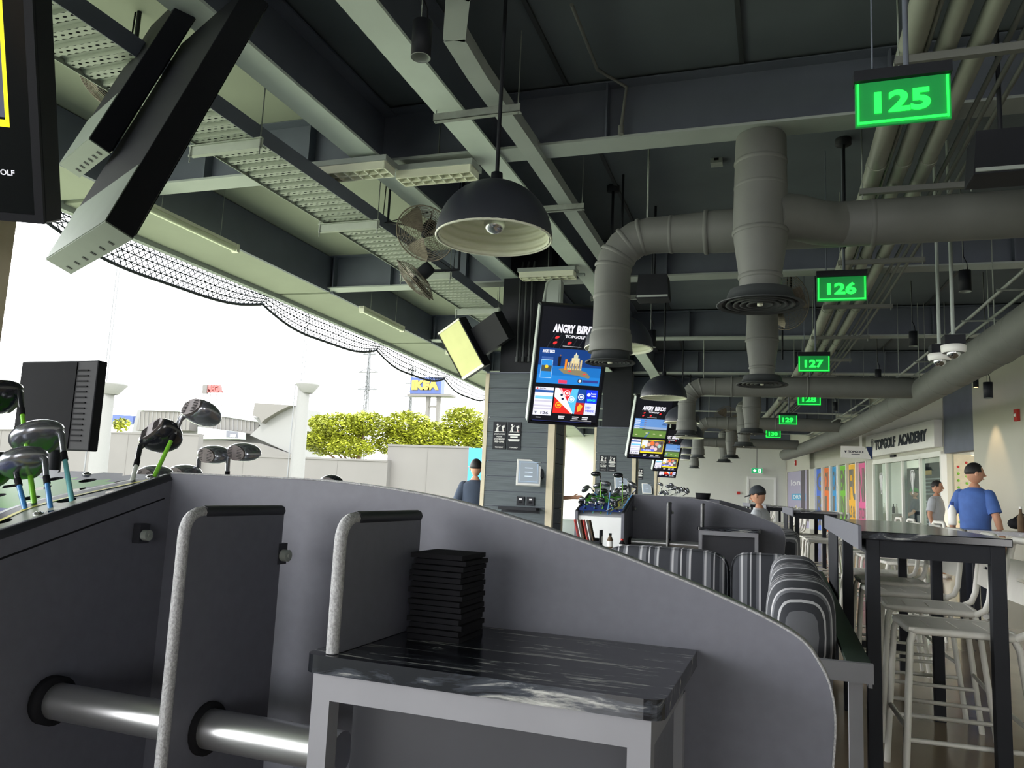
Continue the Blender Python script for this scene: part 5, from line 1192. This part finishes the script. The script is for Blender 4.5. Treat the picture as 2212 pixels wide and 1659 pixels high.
    for i, sx_ in enumerate((-1, 1)):
        a = Vector(V(sx_*.155, -.005, 1.40)); b = Vector(V(*elbows[i])); g.blob(a, .072*h, 14, 9); g.tube([a, a+(b-a)*.3, a+(b-a)*.75], [.072*h, .074*h, .072*h], 14)
    sh = g.build('shirt', shirt, o)
    G().tube([(.072*h*math.cos(a), .006+.072*h*math.sin(a), (1.478+zs)*h+.008*math.sin(a)) for a in [6.2832*i/20 for i in range(20)]], .012*h, 6, closed=True).build('collar', shirt, sh)
    g = G(); loft(g, [(V(0, 0, .84), .165*h, .125*h), (V(0, 0, .93), .17*h, .122*h), (V(0, 0, 1.01), .158*h, .115*h)])
    for sx_, t in ((-1, 'l'), (1, 'r')):
        a, b, c = (Vector(N[k_+t][0]) for k_ in ('hp', 'kn', 'an')); g.tube([a, a+(b-a)*.5, b, b+(c-b)*.6, c], [.105*h, .09*h, .075*h, .066*h, .062*h], 14)
    g.build('trousers', trousers, o)
    for t in 'lr':
        a, b = Vector(N['an'+t][0]), Vector(N['to'+t][0]); q = G(); q.tube([a+Vector((0, -.05, -.045*h)), a+Vector((0, .02, -.035*h)), b+Vector((0, 0, 0)), b+Vector((0, .05, -.005))], [.036*h, .046*h, .042*h, .026*h], 12); q.build('shoe', 'white_board', o)
    return o
mat('cap_dark', (52, 58, 64), .8, var=.08); mat('cap_green', (60, 150, 60), .8, var=.08); mat('tee_dark', (52, 62, 78), .9, var=.08)
EL, WR = [(-.25, -.03, 1.13), (.25, -.03, 1.13)], [(-.27, .06, .90), (.27, .06, .90)]
p = at(2103, 1010, 10.0); person('man in a blue polo shirt seen from behind, standing past the bar stools', (p.x, p.y, 0), R(-35), 'polo_blue', EL, WR, headturn=R(-50), h=.955)
p = at(1642, 1068, 11.0); person('man in a grey shirt and dark cap sitting behind the second unit', (p.x, p.y, 0), R(72), 'tshirt_grey', [(-.22, .12, 1.12), (.22, .12, 1.12)], [(-.12, .33, 1.05), (.12, .33, 1.05)], sit=True, cap='cap_dark', headtilt=R(-14))
u, z = wall_at(1985, 1065); pp = WC+WD*deep(1977, .65)-WN*.65; person('person in a green cap and dark top behind the shop glass', (pp.x, pp.y, 0), R(90), 'tee_dark', [(-.24, .1, 1.12), (.24, .05, 1.12)], [(-.2, .32, 1.0), (.2, .3, 1.0)], cap='cap_green', h=.93)
pp = at(2022, 1090, 15.2); person('person in a pale shirt standing beside the glass edge', (pp.x, pp.y, 0), R(-120), 'tshirt_grey', EL, WR, h=.93)
pp = at(1026, 1040, 9.6); person('person in a grey blue top half hidden left of the first pillar', (pp.x, pp.y, -.12), R(10), 'tee_dark', EL, WR, h=.93)
pp = at(1197, 1040, 12.3); person('person hidden by the first pillar, holding an arm out', (pp.x, pp.y, 0), R(-80), 'tee_dark', [(-.24, .08, 1.12), (.25, -.03, 1.13)], [(-.14, .32, 1.14), (.27, .06, .90)], h=.95)

# ------------------------------------------------------------------ outside: wall, poles, trees, buildings, pylons
def far_box(name, lab, cat, px0, px1, pyt, pyb, Y, depth, m, part='body'):
    a, b, c = aty(px0, pyt, Y), aty(px1, pyt, Y), aty((px0+px1)/2, pyb, Y); o = thing(name, lab, cat, Vector((a.x, Y, c.z)))
    G().box(0, b.x-a.x, 0, depth, 0, (a.z+b.z)/2-c.z).build(part, m, o); return o, (b.x-a.x), (a.z+b.z)/2-c.z
for i, (x0, x1, yt) in enumerate(((-60, 430, 928), (430, 838, 990), (838, 1013, 966))):
    o, W_, H_ = far_box('perimeter_wall', ('tall pale stretch of field wall behind the left pole', 'lower pale stretch of field wall below the trees', 'raised pale stretch of field wall below the big tree')[i], 'wall', x0, x1, yt+6*(i == 0), 1100, 90+i, 1.0, 'outdoor_wall', 'panel')
    G().box(0, W_, -.1, 1.1, H_, H_+.25).build('coping', 'outdoor_wall', o)
    nseg = max(2, int(W_/6))
    for j in range(1, nseg): G().box(W_*j/nseg-.04, W_*j/nseg+.04, -.04, 0, 0, H_).build('joint_cover', 'outdoor_wall', o)
o, W_, H_ = far_box('blue_panel', 'bright blue panelled wall beside the first pillar', 'wall', 1013, 1060, 968, 1110, 88, .6, 'sky_blue', 'panel')
for j in (.35, .7): G().box(0, W_, -.05, 0, H_*j, H_*j+.12).build('joint', 'outdoor_white', o)
for i, (xb, xt, yt, yb, w_) in enumerate(((226, 232, 832, 1090, 38), (650, 657, 832, 1090, 30))):
    Y = (52, 66)[i]; a, b = aty(xt, yt, Y), aty(xb, yb, Y); sc = (a-Vector((0, 0, CAMH))).dot(CF)/FPX; r = w_*sc/2
    o = thing('net_pole', ('thick white net pole with service platform, left of the tilted clubs', 'slimmer white net pole standing in front of the big tree')[i], 'pole', Vector((a.x, Y, -5)))
    G().tube([(0, 0, 0), (0, 0, a.z+5)], [r*1.15, r*.85], 20).build('shaft', 'outdoor_white', o); G().lathe([(r*.8, a.z+4.2), (r*1.7, a.z+5), (r*1.7, a.z+5.15), (0, a.z+5.15)], 20, Matrix.Translation((r*.6, 0, 0))).build('platform', 'outdoor_white', o)
    for dx in (-.05, .25): G().tube([(dx-.5*r, 0, a.z+5), (dx-.5*r, 0, a.z+45)], .05, 6).build('mast', 'pylon', o)
    G().tube([(-.9*r, -r, 0), (-.8*r, -r, a.z+5)], .06, 6).build('cable_run', 'pylon', o)
a, b = aty(55, 656, 52), aty(250, 646, 52); c = aty(290, 645, 52); d = aty(570, 634, 66)
o = thing('stay_wire', 'thin stay wire crossing the sky between the poles', 'wire', a); G().tube([(0, 0, 0), b-a, d-a], .035, 5).build('wire', 'pylon', o)
a, b = aty(60, 852, 52), aty(430, 865, 60); o = thing('stay_wire', 'lower thin wire behind the left pole', 'wire', a); G().tube([(0, 0, 0), b-a], .03, 5).build('wire', 'pylon', o)
# trees
def tree(lab, blobs, Y, trunk, n, seed):
    rnd = random.Random(seed); o = thing('tree', lab, 'tree', aty(trunk[0], trunk[1], Y)); o.location.z = -5; base = Vector(o.location)
    g = G(); sc = Y*.97/FPX
    for px, py, rx, ry in blobs:
        c = aty(px, py, Y)-base; ax, az = rx*sc, ry*sc
        for i in range(int(n*rx*ry/1000)):
            while True:
                v = Vector((rnd.uniform(-1, 1), rnd.uniform(-1, 1), rnd.uniform(-1, 1)))
                if .3 < v.length < 1: break
            p = c+Vector((v.x*ax, v.y*ax*.8, v.z*az)); e = Euler((rnd.uniform(-.7, .7), rnd.uniform(-.7, .7), rnd.uniform(0, 6.3))).to_matrix(); L_ = rnd.uniform(.28, .5)
            g.add([p+e @ Vector(q) for q in ((-L_, 0, 0), (0, -L_*.35, .05), (L_, 0, 0), (0, L_*.35, .05))], [(0, 1, 2, 3)])
    f = g.build('foliage', 'leaf', o); f['kind'] = 'stuff'
    g = G(); tp = aty(trunk[0], blobs[0][1]+10, Y)-base; g.tube([(0, 0, 0), tp*.6, tp], [.45, .32, .15], 10)
    for px, py, rx, ry in blobs: g.tube([tp*.55, (aty(px, py, Y)-base)*.85+tp*.1, aty(px, py, Y)-base], [.2, .12, .05], 7)
    g.build('trunk', 'bark', o)
tree('broad light green tree behind the slim net pole', [(735, 925, 75, 40), (700, 955, 55, 35), (790, 915, 60, 32), (760, 965, 70, 28), (690, 915, 30, 22), (660, 950, 25, 22)], 104, (775, 1010), 1000, 1)
tree('broad light green tree left of the first pillar', [(880, 920, 65, 38), (930, 945, 60, 40), (850, 955, 60, 35), (900, 975, 70, 24)], 108, (900, 1010), 1000, 2)
tree('light green tree against the first pillar edge', [(1000, 915, 60, 42), (1040, 945, 50, 45), (980, 955, 60, 36)], 112, (1010, 1010), 1000, 3)
tree('small light green tree behind the left net pole', [(215, 915, 30, 22), (262, 918, 26, 20), (180, 910, 30, 24)], 104, (225, 960), 700, 4)
# shopping centre
def far_poly(o, name, pts, Y, depth, m):
    base = Vector(o.location); G().prism([aty(x, y, Y)-base for x, y in pts], (0, depth, 0)).build(name, m, o)
mc = thing('mall_building', 'pale shopping centre with slanted ribbed roof panels beyond the wall', 'building', Vector((aty(450, 930, 180).x, 180, -5)))
far_poly(mc, 'white_wing', [(283, 940), (297, 885), (560, 905), (640, 985), (640, 1130), (283, 1130)], 184, 20, 'outdoor_white')
far_poly(mc, 'ribbed_panel', [(293, 930), (305, 886), (412, 890), (408, 930)], 180, 3, 'cladding'); far_poly(mc, 'roof_edge', [(305, 886), (305, 882), (412, 887), (412, 890)], 179.5, 3, 'steel_grey')
far_poly(mc, 'ribbed_panel', [(452, 930), (452, 895), (560, 912), (556, 938)], 180, 3, 'cladding'); far_poly(mc, 'roof_edge', [(452, 895), (452, 890), (560, 908), (560, 912)], 179.5, 3, 'steel_grey')
for i in range(12): far_poly(mc, 'rib', [(300+9*i, 928), (302+9*i, 890), (303+9*i, 890), (301+9*i, 928)], 179.8, .3, 'outdoor_white')
for i in range(11): far_poly(mc, 'rib', [(458+9*i, 930), (458+9*i, 898+1.4*i), (459+9*i, 898+1.4*i), (459+9*i, 930)], 179.8, .3, 'outdoor_white')
far_poly(mc, 'curved_prow', [(545, 900), (555, 908), (562, 920), (540, 940), (640, 985), (640, 880), (628, 876), (590, 890), (565, 902)], 178, 12, 'outdoor_white')
far_poly(mc, 'prow_fin', [(545, 898), (550, 870), (628, 875), (598, 890), (572, 906), (564, 914), (560, 902)], 176, 3, 'cladding')
far_poly(mc, 'entrance_frame', [(427, 948), (427, 922), (516, 933), (516, 948)], 176, 3, 'steel_grey')
s_ = G(); base = Vector(mc.location)
for c, (x0, x1) in (((196, 186, 204), (432, 488)), ((60, 62, 70), (489, 514))): s_.poly([aty(x0, 944, 175.5)-base, aty(x1, 947, 175.5)-base, aty(x1, 931+(x1 > 500)*2, 175.5)-base, aty(x0, 926+(x0 > 480)*4, 175.5)-base], c)
q = aty(497, 944, 175.3)-base; q2 = aty(511, 938, 175.3)-base; put_text(s_, 'MEGA', q.x, q2.x, q.z, q2.z, q.y, (226, 226, 230), .04); s_.build('display', 'print', mc)
far_poly(mc, 'lower_wall', [(430, 985), (430, 945), (470, 950), (560, 958), (640, 985)], 177, 3, 'outdoor_wall')
far_poly(mc, 'blue_block', [(218, 915), (218, 894), (288, 898), (286, 915)], 190, 5, 'blue_sign')
o = thing('rooftop_sign', 'red letter sign MEGA standing over the mall roof', 'sign', aty(436, 850, 200)); g = G(); q2 = aty(478, 831, 200)-aty(436, 850, 200); put_text(g, 'MEGA', q2.x*.28, q2.x, .3, q2.z, 0, None, .05, depth=1.0); g.build('letters', 'red_sign', o); g = G()
for x in (0, .35, .7, 1): g.tube([(q2.x*x, 1, -8), (q2.x*x, 1, q2.z*.8)], .12, 5)
g.box(0, q2.x*.25, 0, 1, 0, q2.z); g.build('scaffold', 'cladding', o)
# pylons
for i, (px, yt, yb, Y, wpx_) in enumerate(((793, 755, 900, 260, 24), (889, 792, 900, 330, 16))):
    a, b = aty(px, yt, Y), aty(px-4, yb, Y); o = thing('power_pylon', ('tall thin lattice pylon in the haze', 'smaller lattice pylon before the blue sign')[i], 'pylon', b); h = a.z-b.z; sc = Y/FPX; g = G(); wb = wpx_*sc*.35
    for x, y in ((-1, -1), (1, -1), (1, 1), (-1, 1)): g.tube([(x*wb, y*wb, -5-b.z), (x*wb*.15, y*wb*.15, h)], .26, 4)
    for j in range(14):
        z0, z1 = h*j/14, h*(j+1)/14; w0 = wb*(1-.85*(j/14)); w1 = wb*(1-.85*((j+1)/14)); g.tube([(-w0, -w0, z0), (w1, -w1, z1)], .12, 3); g.tube([(w0, -w0, z0), (-w1, -w1, z1)], .12, 3)
    g.build('tower', 'pylon', o); g = G()
    for f in (.40, .66, .93):
        w2 = wpx_*sc*(1.1-.35*(f > .9)); g.tube([(-w2, 0, h*f), (w2, 0, h*f)], .26, 4); g.tube([(-w2, 0, h*f), (0, 0, h*(f+.06))], .18, 4); g.tube([(w2, 0, h*f), (0, 0, h*(f+.06))], .18, 4)
        for sx_ in (-1, 1): g.tube([(sx_*w2*.7, 0, h*f), (sx_*w2*.55, 0, h*f-4)], .12, 4)
    g.build('cross_arms', 'pylon', o)
a, b = aty(885, 850, 240), aty(954, 815, 240); o = thing('store_sign', 'tall blue store sign with yellow letters on twin legs above the trees', 'sign', Vector((aty(932, 900, 240).x, 240, -5)))
dx, dz = a-Vector(o.location), b-Vector(o.location); G().box(dx.x, dz.x, 0, 3, dx.z, dz.z).build('board', 'blue_sign', o); g = G(); W_ = dz.x-dx.x; H_ = dz.z-dx.z; put_text(g, 'IKEA', dx.x+.06*W_, dx.x+.93*W_, dx.z+.22*H_, dx.z+.82*H_, -.35, None, .07, depth=.3); g.build('letters', 'yellow_sign', o)
G().box(dx.x-.5, dz.x+4, -1, 4, dx.z-.9, dx.z-.2).build('deck', 'cladding', o)
for x in (.52, .85): G().box(dx.x+W_*x, dx.x+W_*x+1.1, .5, 2, 0, dx.z-.9).build('leg', 'cladding', o)
for j in (.55, .75, .9): G().box(dx.x+W_*.52, dx.x+W_*.85, .8, 1.6, dx.z*j-.9, dx.z*j-.3).build('crossbar', 'cladding', o)

# ------------------------------------------------------------------ things on and near the tables at the right
q = at(2057, 1128, 6.2); o = thing('water_bottle', 'white bottle with a blue cap standing on the nearest bar table', 'bottle', (q.x, q.y, 1.062)); G().lathe([(0, 0), (.026, 0), (.028, .01), (.028, .10), (.012, .13), (.012, .145)], 16).build('bottle', 'white_board', o); G().lathe([(.014, .135), (.014, .16), (0, .16)], 12).build('cap', 'blue_print', o)
q = at(2200, 1150, 8.6); o = thing('side_table', 'high table with bag and bottles behind the man in blue', 'table', (q.x, q.y, 0)); G().box(-.5, .5, -.35, .35, .95, .99).build('top', 'granite', o)
for x in (-.45, .4):
    for y in (-.3, .25): G().box(x, x+.05, y, y+.05, 0, .95).build('leg', 'black_paint', o)
o = thing('shoulder_bag', 'dark soft bag lying on the high table behind the man', 'bag', (q.x+.12, q.y+.2, .99)); G().blob((0, 0, .07), (.16, .1, .075), 18, 10, 0, lambda d: Vector((d.x, d.y, d.z*(.9+.2*math.sin(5*d.x))))).build('body', 'rubber', o); G().tube([(-.12, 0, .1), (-.05, 0, .16), (.06, 0, .16), (.12, 0, .1)], .01, 6).build('strap', 'rubber', o)
o = thing('serving_basket', 'green lined red basket on the high table', 'basket', (q.x+.2, q.y-.2, .99)); G().lathe([(0, .004), (.1, 0), (.14, .06), (.13, .06), (.09, .012), (0, .012)], 18).build('basket', 'red', o); G().lathe([(0, .03), (.11, .045), (.135, .065)], 18).build('liner', 'shaft_green', o)
for i in range(3):
    o = thing('drink_bottle', ('brown drink bottle beside the dark bag', 'pale drink bottle beside the dark bag', 'clear drink bottle beside the basket')[i], 'bottle', (q.x+.02+.14*i, q.y-.02+.03*i, .99)); G().lathe([(0, 0), (.03, 0), (.032, .01), (.032, .13), (.012, .18), (.012, .23)], 14).build('bottle', ('bark', 'laminate', 'galv')[i], o); G().lathe([(.014, .215), (.014, .235), (0, .235)], 10).build('cap', 'white_board', o)

for i in range(4):
    uu = pu[0][0]+1.2+(us1-pu[0][0]-1.6)*i/3; o = onwall('shop_fill_light', 'added flat fill light on the shop ceiling behind the glass', 'light', uu, ZC-.96, -1.6, 'added shop fill lights')  # fill lights added to brighten the room behind the glass
    G().box(-.6, .6, -.3, .3, 0, .06).build('tray', 'white_paint', o); G().box(-.57, .57, -.27, .27, -.006, 0).build('diffuser', 'downlight', o)
    la = bpy.data.lights.new('shop_fill', 'AREA'); la.shape = 'RECTANGLE'; la.size = 1.1; la.size_y = .5; la.energy = 34; la.color = (1, .93, .8); lo = bpy.data.objects.new('shop_fill', la); col.objects.link(lo); lo.parent = o; lo.location = (0, 0, -.02)
